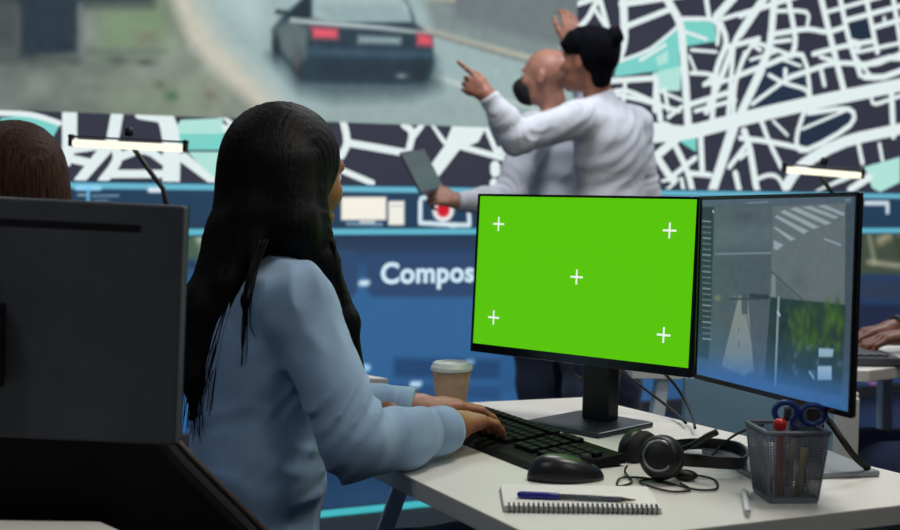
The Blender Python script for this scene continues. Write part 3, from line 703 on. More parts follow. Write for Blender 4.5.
mn.poly([(-0.276, 0.368), (0.27, 0.333), (0.271, 0.242), (-0.275, 0.28)], (34, 66, 106), 0.03, 0.9)
mn.poly([(-0.275, 0.248), (0.272, 0.209), (0.273, 0.141), (-0.274, 0.183)], (38, 72, 116), 0.03, 0.8)
mn.line([(-0.185, 0.243), (-0.15, 0.241)], 0.0245, (190, 224, 246), 0.015, 1.0)
mn.line([(-0.179, 0.187), (-0.179, 0.159)], 0.02205, (170, 214, 240), 0.015, 1.0)
mn.line([(0.09, 0.332), (0.121, 0.331)], 0.0196, (170, 210, 240), 0.02, 0.8)
mn.line([(-0.422, 0.333), (-0.408, 0.328)], 0.0294, (160, 214, 244), 0.015, 1.0)
mn.poly([(-1.384, 0.662), (-0.588, 0.642), (-0.586, 0.462), (-1.384, 0.493)], (40, 78, 124), 0.04, 0.6)
mn.poly([(-1.506, 1.059), (-1.108, 1.057), (-1.108, 0.827), (-1.507, 0.84)], (72, 94, 78), 0.02, 1.0)
mn.line([(-1.216, 1.057), (-1.155, 0.87)], 0.0245, (150, 168, 140), 0.04, 0.7)
mn.line([(-1.19, 1.014), (-1.173, 0.913)], 0.0196, (206, 214, 200), 0.03, 0.7)
mn.poly([(-1.507, 0.823), (-0.589, 0.812), (-0.589, 0.785), (-1.507, 0.798)], (30, 44, 70), 0.02, 0.6)
mn.poly([(2.432, 1.031), (3.527, 1.035), (3.548, 0.678), (2.446, 0.708)], (66, 76, 64), 0.02, 1.0)
mn.line([(2.512, 0.993), (2.579, 0.772)], 0.0245, (150, 156, 132), 0.03, 0.8)
mn.line([(2.617, 0.894), (2.76, 0.96), (2.987, 0.914)], 0.049, (176, 168, 132), 0.05, 0.8)
mn.line([(2.536, 0.773), (2.77, 0.748)], 0.0196, (196, 190, 160), 0.03, 0.8)
mn.line([(2.685, 1.004), (2.768, 0.804)], 0.0294, (52, 64, 52), 0.03, 0.9)
mn.poly([(2.448, 0.675), (3.55, 0.643), (3.556, 0.537), (2.452, 0.571)], (46, 58, 82), 0.02, 1.0)
mn.poly([(2.453, 0.543), (3.558, 0.502), (3.571, 0.271), (2.463, 0.333)], (32, 42, 66), 0.02, 1.0)
mn.line([(2.497, 0.054), (2.799, 0.15), (3.022, 0.208)], 0.0147, (190, 110, 176), 0.012, 1.0)
mn.line([(2.522, 0.13), (2.844, -0.0)], 0.01225, (150, 96, 160), 0.012, 1.0)
mn.line([(2.651, 0.157), (2.688, -0.002)], 0.0294, (120, 196, 226), 0.02, 0.8)
mn.line([(1.687, 0.163), (1.821, 0.071)], 0.0147, (120, 190, 220), 0.02, 0.6)
mn.poly([(0.267, 0.477), (0.595, 0.466), (0.602, 0.161), (0.272, 0.18)], (40, 82, 130), 0.03, 0.6)
menu = mn.build('menu_screen', wall_pt(.0035), PM, vw)
cu = bpy.data.curves.new('lettering', 'FONT'); cu.body = 'Compos'; cu.size = .1135; cu.offset = .0034; cu.extrude = .001; cu.space_character = 1.06
to = bpy.data.objects.new('lettering_curve', cu); COL.objects.link(to); bpy.context.view_layer.update()
me = bpy.data.meshes.new_from_object(to.evaluated_get(bpy.context.evaluated_depsgraph_get())); bpy.data.objects.remove(to)
xs = [v.co.x for v in me.vertices]; k = .47/(max(xs)-min(xs)); xm = min(xs)
for v in me.vertices: v.co = Vector(wall_pt(.006+v.co.z)(-.347+(v.co.x-xm)*k, 0.713+v.co.y*k*1.0))
link('lettering', me, glow('lettering_glow', (205, 232, 246), 1.0, False), menu)['label'] = 'white word Compos on the menu'

# ------------------------------------------------------------------ desks
def leg(root, a, b, wx=.03, wy=.055, name='leg'):
    bb = MB(); L = (Vector(b)-Vector(a)).length; Mx = frame(a, Vector(b)-Vector(a), (0, 1, .001)); bb.box((L/2, 0, 0), (L, wx, wy), Mx, .004); return bb.build(name, M['white_metal'], root)
def desktop(root, pts, z0=.702, z1=.73): return MB().prism(pts, z0, z1, None, .002).build('desktop', [M['white_top']], root)
DQ = [(.124, 1.454), (.763, 1.734), (.277, 2.513), (-.326, 2.302)]
dk = thing('desk', 'white desk holding the green-screen monitor, keyboard and pen holder', 'desk', (.20, 2.0, 0))
desktop(dk, DQ)
leg(dk, (-.045, 2.365, .70), (-.29, 2.27, .012)); leg(dk, (.20, 2.445, .70), (.33, 2.51, .012)); leg(dk, (.20, 1.56, .70), (.10, 1.50, .012)); leg(dk, (.64, 1.73, .70), (.76, 1.76, .012))
MB().box((.215, .012, .68), (.50, .04, .04), Matrix.Translation((-.17, 2.33, 0)) @ RZ(.32)).build('frame_rail', M['white_metal'], dk); MB().box((.25, .03, .68), (.52, .04, .04), Matrix.Translation((.18, 1.53, 0)) @ RZ(.41)).build('frame_rail', M['white_metal'], dk)
fd = thing('desk', 'white desk in the left foreground under the dark monitor back', 'desk', (-.9, 1.2, 0))
desktop(fd, [(-1.7, .85), (-.44, .85), (-.385, .90), (-.385, 1.48), (-.43, 1.53), (-1.7, 1.53)])
for x in (-1.62, -.47):
    for y in (.92, 1.44): leg(fd, (x, y, .70), (x, y, .005))
bd = thing('desk', 'white desk behind the seated woman at her left with a bare corner', 'desk', (-.9, 3.2, 0))
desktop(bd, [(-1.75, 2.735), (-.133, 2.735), (-.90, 3.5), (-1.75, 3.5)], .702, .728)
for x, y in ((-1.6, 2.85), (-1.6, 3.42), (-.42, 2.85), (-.95, 3.40)): leg(bd, (x, y, .70), (x, y, .005))
rd = thing('desk', 'white desk behind the two monitors with a cut corner at its right', 'desk', (.9, 3.3, 0))
desktop(rd, [(.437, 2.95), (1.0, 2.95), (1.36, 3.22), (1.36, 3.75), (.437, 3.75)])
leg(rd, (.515, 2.99, .70), (.43, 2.99, .005)); leg(rd, (1.30, 3.28, .70), (1.32, 3.28, .005)); leg(rd, (.50, 3.68, .70), (.44, 3.70, .005)); leg(rd, (1.29, 3.68, .70), (1.32, 3.70, .005))

# white drawer pedestal
pd = thing('drawer_unit', 'white drawer pedestal standing behind the blue-grey partition panel', 'drawer unit', (.7495, 2.82, 0))
PDM = T(.7495, 2.82, 0) @ RZ(-math.pi/2)
MB().box((0, 0, .375), (.22, .299, .68), PDM, .004).build('body', M['white_top'], pd)
for z, h_ in ((.625, .16), (.455, .16), (.21, .31)):
    d = MB().box((.118, 0, z), (.016, .292, h_), PDM, .003).build('drawer', M['white_top'], pd)
    MB().box((.130, 0, z+h_/2-.03), (.012, .10, .012), PDM, .003).build('handle', M['silver'], d)
for x in (-.08, .08):
    for y in (-.12, .12): MB().lathe([(.022, 0), (.022, .036)], 14, PDM @ T(x, y, 0)).build('foot', M['black'], pd)

dp = thing('desk_partition', 'blue-grey partition panel standing behind the two monitors', 'partition', (.655, 2.62, 0))
MB().box((.655, 2.62, .405), (.318, .022, .71), None, .004).build('panel', mat('partition_cloth', (150, 196, 226), .8, var=.03, scale=8, bump=.2, bscale=400), dp)
for x in (.54, .77): MB().box((x, 2.62, .025), (.04, .11, .05), None, .006).build('foot', M['graphite'], dp)

# ------------------------------------------------------------------ chairs
def chair(nm, label, loc, yaw, mats, back, arms, sz=.45, group='office chairs'):
    root = thing(nm, label, 'chair', (loc[0], loc[1], 0), group); Mx = T(loc[0], loc[1], 0) @ RZ(yaw)
    MB().prism(rrect(.48, .48, .10), sz-.055, sz, Mx, .02).build('seat', mats[0], root)
    b = MB(); back(b, Mx); b.build('backrest', mats[1], root)
    b = MB(); b.tube(spline([(-.10, 0, sz-.065), (-.26, 0, sz-.06), (-.30, 0, sz+.10), (-.285, 0, sz+.22)], 5), .022, 10, M=Mx); b.build('back_support', M['black'], root)
    for y in (-1, 1):
        if not arms: break
        a = MB().tube([(.05, y*.25, sz-.04), (.05, y*.275, sz+.02), (.05, y*.275, sz+.20)], .017, 10, M=Mx).build('arm_post', M['black'], root)
        MB().prism(rrect(.25, .075, .03), sz+.20, sz+.225, Mx @ T(.06, y*.275, 0), .008).build('armrest', mats[2], root)
    MB().lathe([(.024, .10), (.024, sz-.05)], 16, Mx).build('gas_column', M['chrome'], root)
    for k in range(5):
        th = k*2*math.pi/5+.3; e = Mx @ Vector((.29*math.cos(th), .29*math.sin(th), .075)); c0 = Mx @ Vector((0, 0, .11))
        lg = MB().tube([c0, e], [.028, .018], 10).build('base_leg', M['black'], root)
        MB().lathe([(.0, -.011), (.026, -.011), (.03, -.006), (.03, .006), (.026, .011), (0, .011)], 18, Matrix.Translation((e.x, e.y, .031)) @ Matrix.Rotation(math.pi/2, 4, 'X')).build('caster', M['black'], lg)
    return root
def back_mesh(b, Mx):
    for i in range(10):
        for j in range(1): pass
    n, m_ = 12, 10; v = []; f_ = []
    for i in range(n+1):
        for j in range(m_+1):
            u = -1+2*i/n; t = j/m_; hw = .215-.03*abs(t-.45)
            for th in (0, .022): v.append((-.27-.10*t*t+.045*u*u-th, hw*u, .56+.40*t-.02*u**4))
    idx = lambda i, j, k: (i*(m_+1)+j)*2+k
    for i in range(n):
        for j in range(m_): f_.append((idx(i, j, 0), idx(i+1, j, 0), idx(i+1, j+1, 0), idx(i, j+1, 0))); f_.append((idx(i, j, 1), idx(i, j+1, 1), idx(i+1, j+1, 1), idx(i+1, j, 1)))
    for i in range(n): f_.append((idx(i, 0, 1), idx(i+1, 0, 1), idx(i+1, 0, 0), idx(i, 0, 0))); f_.append((idx(i, m_, 0), idx(i+1, m_, 0), idx(i+1, m_, 1), idx(i, m_, 1)))
    for j in range(m_): f_.append((idx(0, j, 0), idx(0, j+1, 0), idx(0, j+1, 1), idx(0, j, 1))); f_.append((idx(n, j, 1), idx(n, j+1, 1), idx(n, j+1, 0), idx(n, j, 0)))
    b.add(v, f_, Mx, 0, True)
blue_net = mat('blue_grey_chair_net', (60, 92, 128), .45, bump=.4, bscale=220)
YW = math.atan2(.436, .9)
chair('office_chair', 'blue-grey office chair the long-haired woman sits on', (-.325, 1.955), YW, [M['fabric_black'], blue_net, blue_net], back_mesh, False, .375)
chair('office_chair', 'office chair under the woman with brown hair at left', (-.95, 2.50), math.atan2(.9, -.42), [M['fabric_black'], M['fabric_black'], M['black']], back_mesh, False, .425)
chair('office_chair', 'office chair of the person typing at the right edge', (1.74, 3.14), math.pi, [M['fabric_black'], M['fabric_black'], M['black']], back_mesh, False, .425)
# black tub chair pushed in at the foreground desk
tc = thing('tub_chair', 'black tub chair with a sloping side, behind the dark monitor back', 'chair', (-.587, 1.46, 0))
SH = [(-.38, .49), (.38, .49), (.393, .59), (.365, .681), (.251, .795), (.222, .828), (.16, .85), (-.16, .85), (-.222, .828), (-.251, .795), (-.365, .681), (-.393, .59)]
b = MB()
MX = T(-.587, 1.60, 0)
b.prism(SH, -.022, .022, MX @ Matrix(((1, 0, 0, 0), (0, 0, -1, 0), (0, 1, 0, 0), (0, 0, 0, 1))), .012).build('backrest', M['fabric_black'], tc)
MB().tube([MX @ Vector((x, .004, z+.004)) for x, z in SH[1:]], .0055, 8).build('lit_edge', M['lit_edge'], tc)  # lighter tube along the rim, standing in for light on the edge
MB().prism(rrect(.60, .34, .08), .36, .45, T(-.587, 1.40, 0), .03).build('seat', M['fabric_black'], tc)
MB().lathe([(.03, .06), (.03, .37)], 16, T(-.587, 1.46, 0)).build('column', M['chrome'], tc)
MB().lathe([(.27, 0), (.27, .012), (.06, .035), (.03, .06)], 40, T(-.587, 1.46, 0)).build('base', M['chrome'], tc)
# ------------------------------------------------------------------ measured places on and round the desk (metres)
CUP = (0.0057, 2.3644)
NPD = (0.1771, 1.6553, 0.002)
PEN = [(0.0935, 1.6435, 0.743), (0.2497, 1.6269, 0.742)]
WPEN = [(0.4127, 1.7138, 0.735), (0.3877, 1.585, 0.735)]
HOLD = (0.466, 1.7, 0.1)
HS_A = (0.3084, 1.7841, 0.766)
HS_AX = (-0.35, -0.9, 0.28)
HS_B = (0.2975, 1.93, 0.7451)
HS_BX = (-0.62, 0.72, 0.12)
HS_BAND = [(0.3405, 1.84, 0.7513), (0.3712, 1.815, 0.7542), (0.4069, 1.81, 0.7529), (0.4365, 1.83, 0.7488), (0.4566, 1.89, 0.7466), (0.4554, 1.945, 0.7474), (0.4234, 1.98, 0.746), (0.3882, 1.98, 0.7455), (0.3432, 1.96, 0.7458), (0.3091, 1.935, 0.7506)]
HS_UP = (0.15, -0.35, 0.93)
HS_MIC = [(0.3307, 1.82, 0.7659), (0.353, 1.8, 0.7794), (0.371, 1.79, 0.7934), (0.3874, 1.78, 0.8044)]
HS_CORD = [(0.2643, 1.8162, 0.745), (0.2629, 1.8251, 0.734), (0.2648, 1.7665, 0.733), (0.2414, 1.7411, 0.733), (0.2523, 1.7905, 0.733), (0.2874, 1.7926, 0.733), (0.3205, 1.7577, 0.733), (0.3537, 1.7243, 0.733), (0.3803, 1.7375, 0.733), (0.3861, 1.7923, 0.733), (0.3538, 1.7984, 0.737), (0.3094, 1.7939, 0.733), (0.2763, 1.7672, 0.733), (0.3075, 1.7159, 0.733), (0.3396, 1.7235, 0.733), (0.3331, 1.7645, 0.733)]
HS_CTL = (0.3456, 1.7936, 0.738)
TAB = [(-0.1123, 4.8, 1.2115), (-0.46, 0.05, 0.88), (0.36, 0.93, 0.1)]
# ------------------------------------------------------------------ monitors
def mon_matrix(c, yaw, tilt, roll):
    a = vec(math.cos(yaw), math.sin(yaw), 0); bk = vec(-math.sin(yaw), math.cos(yaw), 0); up = vec(0, 0, 1)*math.cos(tilt)+bk*math.sin(tilt)
    a, up = a*math.cos(roll)-up*math.sin(roll), up*math.cos(roll)+a*math.sin(roll); n = np.cross(up, a)
    n = -np.cross(a, up) if np.dot(n, bk) < 0 else n
    m = Matrix((a, n, up)).transposed().to_4x4(); m.translation = Vector(c); return m
def monitor(label, c, yaw, tilt, roll, w_, h_, base, base_yaw, bez=.0045, chin=.016, base_size=(.235, .165), slot=False, th=.016):
    root = thing('monitor', label, 'monitor', (base[0], base[1], .73), 'desk monitors'); Mx = mon_matrix(c, yaw, tilt, roll)
    b = MB(); b.box((0, th/2, 0), (w_, th, h_), Mx, .003)
    if not slot: b.box((0, th+.012, -.01), (w_*.72, .026, h_*.62), Mx, .009)
    hs = b.build('housing', M['black_soft'] if not slot else M['graphite'], root)
    bz = MB()
    for x, z, sx, sz in ((-w_/2+bez/2, 0, bez, h_), (w_/2-bez/2, 0, bez, h_), (0, h_/2-bez/2, w_-2*bez, bez), (0, -h_/2+chin/2, w_-2*bez, chin)): bz.box((x, -.001, z), (sx, .004, sz), Mx, .0008)
    bz.build('bezel', M['black_gloss'], root)
    Bm = T(base[0], base[1], .73) @ RZ(base_yaw)
    MB().prism(rrect(base_size[0], base_size[1], .006), 0, .009, Bm, .003).build('stand_base', M['stand_light'] if th < .01 else M['stand'], root)
    top = Mx @ Vector((0, .05, -.04)); pb = Bm @ Vector((0, .03, .008))
    b = MB(); b.box((0, 0, (top.z-pb.z)/2), (.062, .030, top.z-pb.z), Matrix.Translation((pb.x, pb.y, pb.z)) @ RZ(base_yaw), .004)
    b.box((0, .052, -.03), (.10, .03, .10), Mx, .004); b.build('stand_column', M['black'], root)
    return root, Mx, bez, chin, hs
g, GM, bz, ch, _ = monitor('monitor showing a bright green screen with five white crosses', (.2286, 2.2336, .9888), -.7218, .0564, -.0032, .4809, .302, (.252, 2.202), -.776, base_size=(.165, .162))
b = MB(); W2, H2 = .4809/2-.0045, .302/2
b.add([(-W2, -.0004, -H2+ch), (W2, -.0004, -H2+ch), (W2, -.0004, H2-bz), (-W2, -.0004, H2-bz)], [(0, 1, 2, 3)], GM, 0)
CROSSES = [(-0.1871, 0.0944), (0.1858, 0.0933), (-0.0012, 0.0043), (-0.188, -0.0826), (0.1847, -0.084)]
for i, (x, z) in enumerate(CROSSES):
    for sx, sz in ((.0135, .0018), (.0018, .0135)): b.add([(x-sx, -.0012, z-sz), (x+sx, -.0012, z-sz), (x+sx, -.0012, z+sz), (x-sx, -.0012, z+sz)], [(0, 1, 2, 3)], GM, 1)
b.build('screen', [glow('green_screen', (88, 196, 3), 1.0), glow('cross_white', (236, 246, 228), 1.0, False)], g)
r, RM, bz, ch, _ = monitor('monitor showing four grey street camera views, right of the green one', (.4758, 1.8616, .9956), -1.2692, .0192, -.0252, .4308, .302, (.5255, 1.91), -1.353, .005, .008, (.200, .200), th=.008)
s = Paint(-.4308/2+.006, .4308/2-.006, -.151+.008, .151-.006, .0016, (74, 84, 92))
s.poly([(-0.2218, 0.1534), (0.2011, 0.151), (0.1998, 0.1349), (-0.2171, 0.1335)], (96, 108, 118), 0.004, 0.7)
s.poly([(-0.2171, 0.1335), (-0.1705, 0.1332), (-0.1678, -0.1153), (-0.2218, -0.1129)], (46, 54, 64), 0.003, 0.9)
s.poly([(-0.1673, 0.1332), (0.0054, 0.1336), (0.0081, -0.0002), (-0.1644, -0.0141)], (92, 101, 103), 0.003, 1.0)
s.poly([(-0.1621, 0.1025), (0.0072, 0.1039), (0.0063, 0.0742), (-0.1633, 0.0702)], (104, 114, 114), 0.012, 0.7)
s.poly([(-0.1653, 0.0507), (0.0072, 0.0593), (0.0081, -0.0002), (-0.1644, -0.0141)], (84, 94, 94), 0.01, 0.8)
s.line([(-0.1592, 0.0573), (0.0042, 0.0637)], 0.0018, (150, 160, 158), 0.002, 1.0)
s.blob((-0.0734, 0.1187), 0.032, 0.009000000000000001, (74, 82, 86), 0.6)
s.poly([(0.0054, 0.1336), (0.1863, 0.1364), (0.1925, -0.0077), (0.0083, -0.0032)], (112, 117, 114), 0.003, 1.0)
s.poly([(0.0101, 0.101), (0.0155, 0.1025), (0.0692, 0.0857), (0.0565, 0.0826)], (178, 186, 182), 0.0025, 0.85)
s.poly([(0.0119, 0.1173), (0.0171, 0.1202), (0.1013, 0.0976), (0.0891, 0.0932)], (178, 186, 182), 0.0025, 0.85)
s.poly([(0.0249, 0.1247), (0.0381, 0.1275), (0.1278, 0.1035), (0.1134, 0.1006)], (178, 186, 182), 0.0025, 0.85)
s.poly([(0.0511, 0.1289), (0.069, 0.1317), (0.1559, 0.1093), (0.1419, 0.1064)], (178, 186, 182), 0.0025, 0.85)
s.poly([(0.0817, 0.1317), (0.1041, 0.1329), (0.1716, 0.1175), (0.1625, 0.1148)], (178, 186, 182), 0.0025, 0.85)
s.poly([(0.1212, 0.1328), (0.1403, 0.1341), (0.1849, 0.1229), (0.1829, 0.1189)], (178, 186, 182), 0.0025, 0.85)
s.poly([(0.0112, 0.0832), (0.0385, 0.0764), (0.0229, 0.0687), (0.012, 0.0698)], (178, 186, 182), 0.0025, 0.85)
s.line([(0.1407, 0.087), (0.1784, 0.0796)], 0.0024000000000000002, (168, 176, 172), 0.002, 1.0)
s.line([(0.0086, 0.0356), (0.0922, -0.0007)], 0.003, (76, 84, 84), 0.002, 1.0)
s.poly([(0.0088, 0.0326), (0.0199, 0.0301), (0.0218, -0.0023), (0.0083, -0.0032)], (134, 140, 130), 0.003, 1.0)
s.poly([(0.0201, 0.0272), (0.0795, -0.0001), (0.0245, -0.0022)], (96, 104, 98), 0.003, 1.0)
s.blob((0.0831, 0.0245), 0.0224, 0.015, (96, 102, 100), 0.6)
s.poly([(-0.1644, -0.0141), (0.0082, -0.0017), (-0.0039, -0.1212), (-0.1733, -0.1322)], (86, 94, 98), 0.003, 1.0)
s.poly([(-0.0836, -0.0059), (-0.0569, -0.0042), (-0.0326, -0.1155), (-0.061, -0.1282), (-0.1288, -0.1206)], (150, 150, 138), 0.004, 0.9)
s.poly([(-0.0748, -0.0022), (-0.0571, -0.0012), (-0.0552, -0.0318), (-0.0729, -0.0332)], (70, 78, 86), 0.004, 0.8)
s.line([(-0.0613, -0.0292), (-0.0412, -0.0706), (-0.0248, -0.1024)], 0.0018, (74, 80, 84), 0.002, 1.0)
s.line([(-0.0805, -0.0556), (-0.08, -0.0634)], 0.0015, (70, 74, 72), 0.002, 1.0)
s.line([(-0.0791, -0.0773), (-0.0785, -0.0866)], 0.0021, (70, 74, 72), 0.002, 1.0)
s.blob((-0.1483, -0.0131), 0.009600000000000001, 0.0045000000000000005, (150, 144, 96), 0.8)
s.blob((-0.0954, -0.0098), 0.008, 0.0045000000000000005, (110, 116, 118), 0.8)
s.line([(-0.0482, -0.0037), (-0.0001, -0.0022)], 0.0075, (52, 60, 66), 0.002, 1.0)
s.line([(-0.1106, -0.0123), (-0.0222, -0.0066)], 0.003, (60, 68, 72), 0.002, 1.0)
s.poly([(0.0082, -0.0017), (0.1944, -0.0008), (0.1925, -0.1241), (-0.0008, -0.1268)], (42, 62, 58), 0.003, 1.0)
s.blob((0.1803, -0.0317), 0.004323344095582409, 0.008144134991970179, (84, 118, 46), 0.6)
s.blob((0.1056, -0.058), 0.004698111264576114, 0.009729811645125938, (84, 118, 46), 0.6)
s.blob((0.1279, -0.0614), 0.005721985110917652, 0.009233680305265977, (66, 100, 36), 0.6)
s.blob((0.1843, -0.0219), 0.00787573147726494, 0.010074158326592517, (42, 74, 38), 0.6)
s.blob((0.0772, -0.0477), 0.007771214716516669, 0.00849394450179452, (66, 100, 36), 0.6)
s.blob((0.0691, -0.0398), 0.00597447933582446, 0.007501357136092475, (84, 118, 46), 0.6)
s.blob((0.1819, -0.0207), 0.006088348008845791, 0.00834702554379017, (66, 100, 36), 0.6)
s.blob((0.1805, -0.0358), 0.005071333561166354, 0.010078648171848401, (66, 100, 36), 0.6)
s.blob((0.1222, -0.0479), 0.0048679201056879805, 0.008655312268263365, (66, 100, 36), 0.6)
s.blob((0.1561, -0.0131), 0.005839664050993927, 0.006670890359411455, (42, 74, 38), 0.6)
s.blob((0.0756, -0.0205), 0.007536892206527125, 0.006793750957168675, (84, 118, 46), 0.6)
s.blob((0.1508, -0.0038), 0.00766022880496069, 0.007723025107284614, (84, 118, 46), 0.6)
s.blob((0.1634, -0.0181), 0.0053921748756473225, 0.010334638006267535, (84, 118, 46), 0.6)
s.blob((0.1117, -0.0362), 0.007823915720074905, 0.009919173530104429, (42, 74, 38), 0.6)
s.blob((0.1061, -0.0239), 0.004429886359477126, 0.006853133482179721, (66, 100, 36), 0.6)
s.blob((0.1727, -0.0583), 0.004933905074646607, 0.004972320903063929, (84, 118, 46), 0.6)
s.blob((0.16, -0.0403), 0.006023572776844026, 0.004928509332451299, (42, 74, 38), 0.6)
s.blob((0.148, -0.0359), 0.006818591457760061, 0.005029016238057475, (66, 100, 36), 0.6)
s.blob((0.1402, -0.0254), 0.005341929999034065, 0.008304519158152616, (42, 74, 38), 0.6)
s.blob((0.1316, -0.0429), 0.004253518482711431, 0.005850849606067402, (42, 74, 38), 0.6)
s.blob((0.0609, -0.0332), 0.004449367771050154, 0.008505534509355992, (84, 118, 46), 0.6)
s.blob((0.1191, -0.0369), 0.00638986336401127, 0.010109270376624718, (42, 74, 38), 0.6)
s.blob((0.132, -0.0079), 0.006775572508129341, 0.006435703304863394, (42, 74, 38), 0.6)
s.blob((0.1549, -0.0339), 0.005518754197878704, 0.008936692154569078, (66, 100, 36), 0.6)
s.blob((0.0759, -0.0248), 0.0056612721721051315, 0.009942683095839537, (42, 74, 38), 0.6)
s.blob((0.1655, -0.0536), 0.006524599452222441, 0.0045492829220186645, (66, 100, 36), 0.6)
s.blob((0.092, -0.0393), 0.005455113700356253, 0.0078033567812180096, (66, 100, 36), 0.6)
s.blob((0.1682, -0.0218), 0.006992299344543503, 0.008070163285948201, (84, 118, 46), 0.6)
s.blob((0.1245, -0.0449), 0.004451890221203992, 0.009881434689674187, (42, 74, 38), 0.6)
s.blob((0.1838, -0.0518), 0.005415167454478272, 0.008303488367759362, (42, 74, 38), 0.6)
s.blob((0.1556, -0.0049), 0.004339577827942619, 0.01013894512135226, (66, 100, 36), 0.6)
s.blob((0.0887, -0.0696), 0.0049282984367717995, 0.007712309189019972, (84, 118, 46), 0.6)
s.blob((0.1683, -0.0629), 0.007338901918690164, 0.006850716783317143, (66, 100, 36), 0.6)
s.blob((0.1545, -0.0256), 0.007719385976225971, 0.009141018196945353, (84, 118, 46), 0.6)
s.blob((0.1055, -0.0566), 0.0077003055069049114, 0.008658755973459938, (66, 100, 36), 0.6)
s.blob((0.0975, -0.0473), 0.007137104088868103, 0.008269890263605195, (66, 100, 36), 0.6)
s.blob((0.1731, -0.0269), 0.005483814911478016, 0.006190421739439726, (42, 74, 38), 0.6)
s.blob((0.1201, -0.0537), 0.007498261994017694, 0.008296507306410456, (66, 100, 36), 0.6)
s.blob((0.1614, -0.0636), 0.004338530505334848, 0.008253549600199533, (66, 100, 36), 0.6)
s.blob((0.0543, -0.0542), 0.00799365219305663, 0.007431549604570959, (42, 74, 38), 0.6)
s.blob((0.1762, -0.0007), 0.004673524816557722, 0.009537136790356882, (42, 74, 38), 0.6)
s.blob((0.094, -0.0305), 0.004530266484189673, 0.004724594483017253, (84, 118, 46), 0.6)
s.blob((0.1558, -0.049), 0.006490278488944674, 0.0060453874130391525, (42, 74, 38), 0.6)
s.blob((0.172, -0.0078), 0.0063508716878529605, 0.009838742036885421, (66, 100, 36), 0.6)
s.blob((0.1271, -0.0475), 0.00682783076609241, 0.009449456297423381, (66, 100, 36), 0.6)
s.blob((0.0861, -0.067), 0.006015028112387122, 0.00999332730253529, (84, 118, 46), 0.6)
s.blob((0.1488, -0.0496), 0.004423088251411479, 0.009722733062483144, (66, 100, 36), 0.6)
s.blob((0.0933, -0.0606), 0.004895771982249947, 0.007311650397801875, (84, 118, 46), 0.6)
s.blob((0.0729, -0.0611), 0.005892976238902741, 0.009272689390959214, (84, 118, 46), 0.6)
s.blob((0.1059, -0.0636), 0.006042155132864071, 0.01015973116035787, (66, 100, 36), 0.6)
s.blob((0.1591, -0.0652), 0.005250827692505276, 0.007680698433859663, (42, 74, 38), 0.6)
s.blob((0.1818, -0.0574), 0.005002440724022624, 0.006035958085270421, (84, 118, 46), 0.6)
s.blob((0.0874, -0.0468), 0.006821061056478501, 0.006418413337090221, (84, 118, 46), 0.6)
s.blob((0.1656, -0.0165), 0.007706012249688161, 0.006488410613474406, (66, 100, 36), 0.6)
s.blob((0.0548, -0.0192), 0.004681164170822336, 0.006004575292938909, (66, 100, 36), 0.6)
s.blob((0.1868, -0.0257), 0.006570983649311243, 0.007768541833833334, (84, 118, 46), 0.6)
s.blob((0.1182, -0.0624), 0.005523648114641248, 0.007207967557461875, (84, 118, 46), 0.6)
s.blob((0.1463, -0.0485), 0.004013042346410556, 0.005087221526466732, (66, 100, 36), 0.6)
s.blob((0.0837, -0.0285), 0.006969670690834821, 0.010063929899036676, (84, 118, 46), 0.6)
s.blob((0.1066, -0.0324), 0.004566427759952548, 0.009869923806068276, (84, 118, 46), 0.6)
s.blob((0.1751, -0.0608), 0.007528360534165277, 0.007901320704893827, (66, 100, 36), 0.6)
s.blob((0.1658, -0.0206), 0.007028988566955124, 0.009052144649881648, (84, 118, 46), 0.6)
s.blob((0.1396, -0.0561), 0.004996610522120909, 0.004809420420112521, (84, 118, 46), 0.6)
s.blob((0.0957, -0.0176), 0.007620611134572619, 0.007698802147779742, (84, 118, 46), 0.6)
s.blob((0.1541, -0.0602), 0.007465360309310498, 0.007863894790280657, (42, 74, 38), 0.6)
s.blob((0.1566, -0.0627), 0.005758598037938818, 0.008706190518466, (84, 118, 46), 0.6)
s.blob((0.1793, -0.0141), 0.005923028928973718, 0.00984266392970039, (66, 100, 36), 0.6)
s.blob((0.1228, -0.017), 0.00794005737684725, 0.007328081605611759, (66, 100, 36), 0.6)
s.blob((0.1101, -0.008), 0.007915427632797506, 0.007102247880619627, (66, 100, 36), 0.6)
s.blob((0.1612, -0.0609), 0.004009603648042301, 0.008652768896067196, (42, 74, 38), 0.6)
s.blob((0.023, -0.0659), 0.0048000000000000004, 0.006, (30, 46, 50), 0.6)
s.blob((0.0591, -0.0465), 0.0048000000000000004, 0.006, (30, 46, 50), 0.6)
s.blob((0.0508, -0.0399), 0.0048000000000000004, 0.006, (30, 46, 50), 0.6)
s.blob((0.0483, -0.0854), 0.0048000000000000004, 0.006, (30, 46, 50), 0.6)
s.blob((0.0432, -0.0449), 0.0048000000000000004, 0.006, (30, 46, 50), 0.6)
s.blob((0.0526, -0.0252), 0.0048000000000000004, 0.006, (30, 46, 50), 0.6)
s.blob((0.0354, -0.0927), 0.0048000000000000004, 0.006, (30, 46, 50), 0.6)
s.blob((0.0391, -0.0218), 0.0048000000000000004, 0.006, (30, 46, 50), 0.6)
s.blob((0.0547, -0.1037), 0.0048000000000000004, 0.006, (30, 46, 50), 0.6)
s.blob((0.0255, -0.1072), 0.0048000000000000004, 0.006, (30, 46, 50), 0.6)
s.blob((0.0177, -0.1126), 0.0048000000000000004, 0.006, (30, 46, 50), 0.6)
s.blob((0.0454, -0.0374), 0.0048000000000000004, 0.006, (30, 46, 50), 0.6)
s.blob((0.0226, -0.0586), 0.0048000000000000004, 0.006, (30, 46, 50), 0.6)
s.blob((0.039, -0.0629), 0.0048000000000000004, 0.006, (30, 46, 50), 0.6)
s.blob((0.1111, -0.0673), 0.0048000000000000004, 0.0045000000000000005, (110, 140, 150), 0.5)
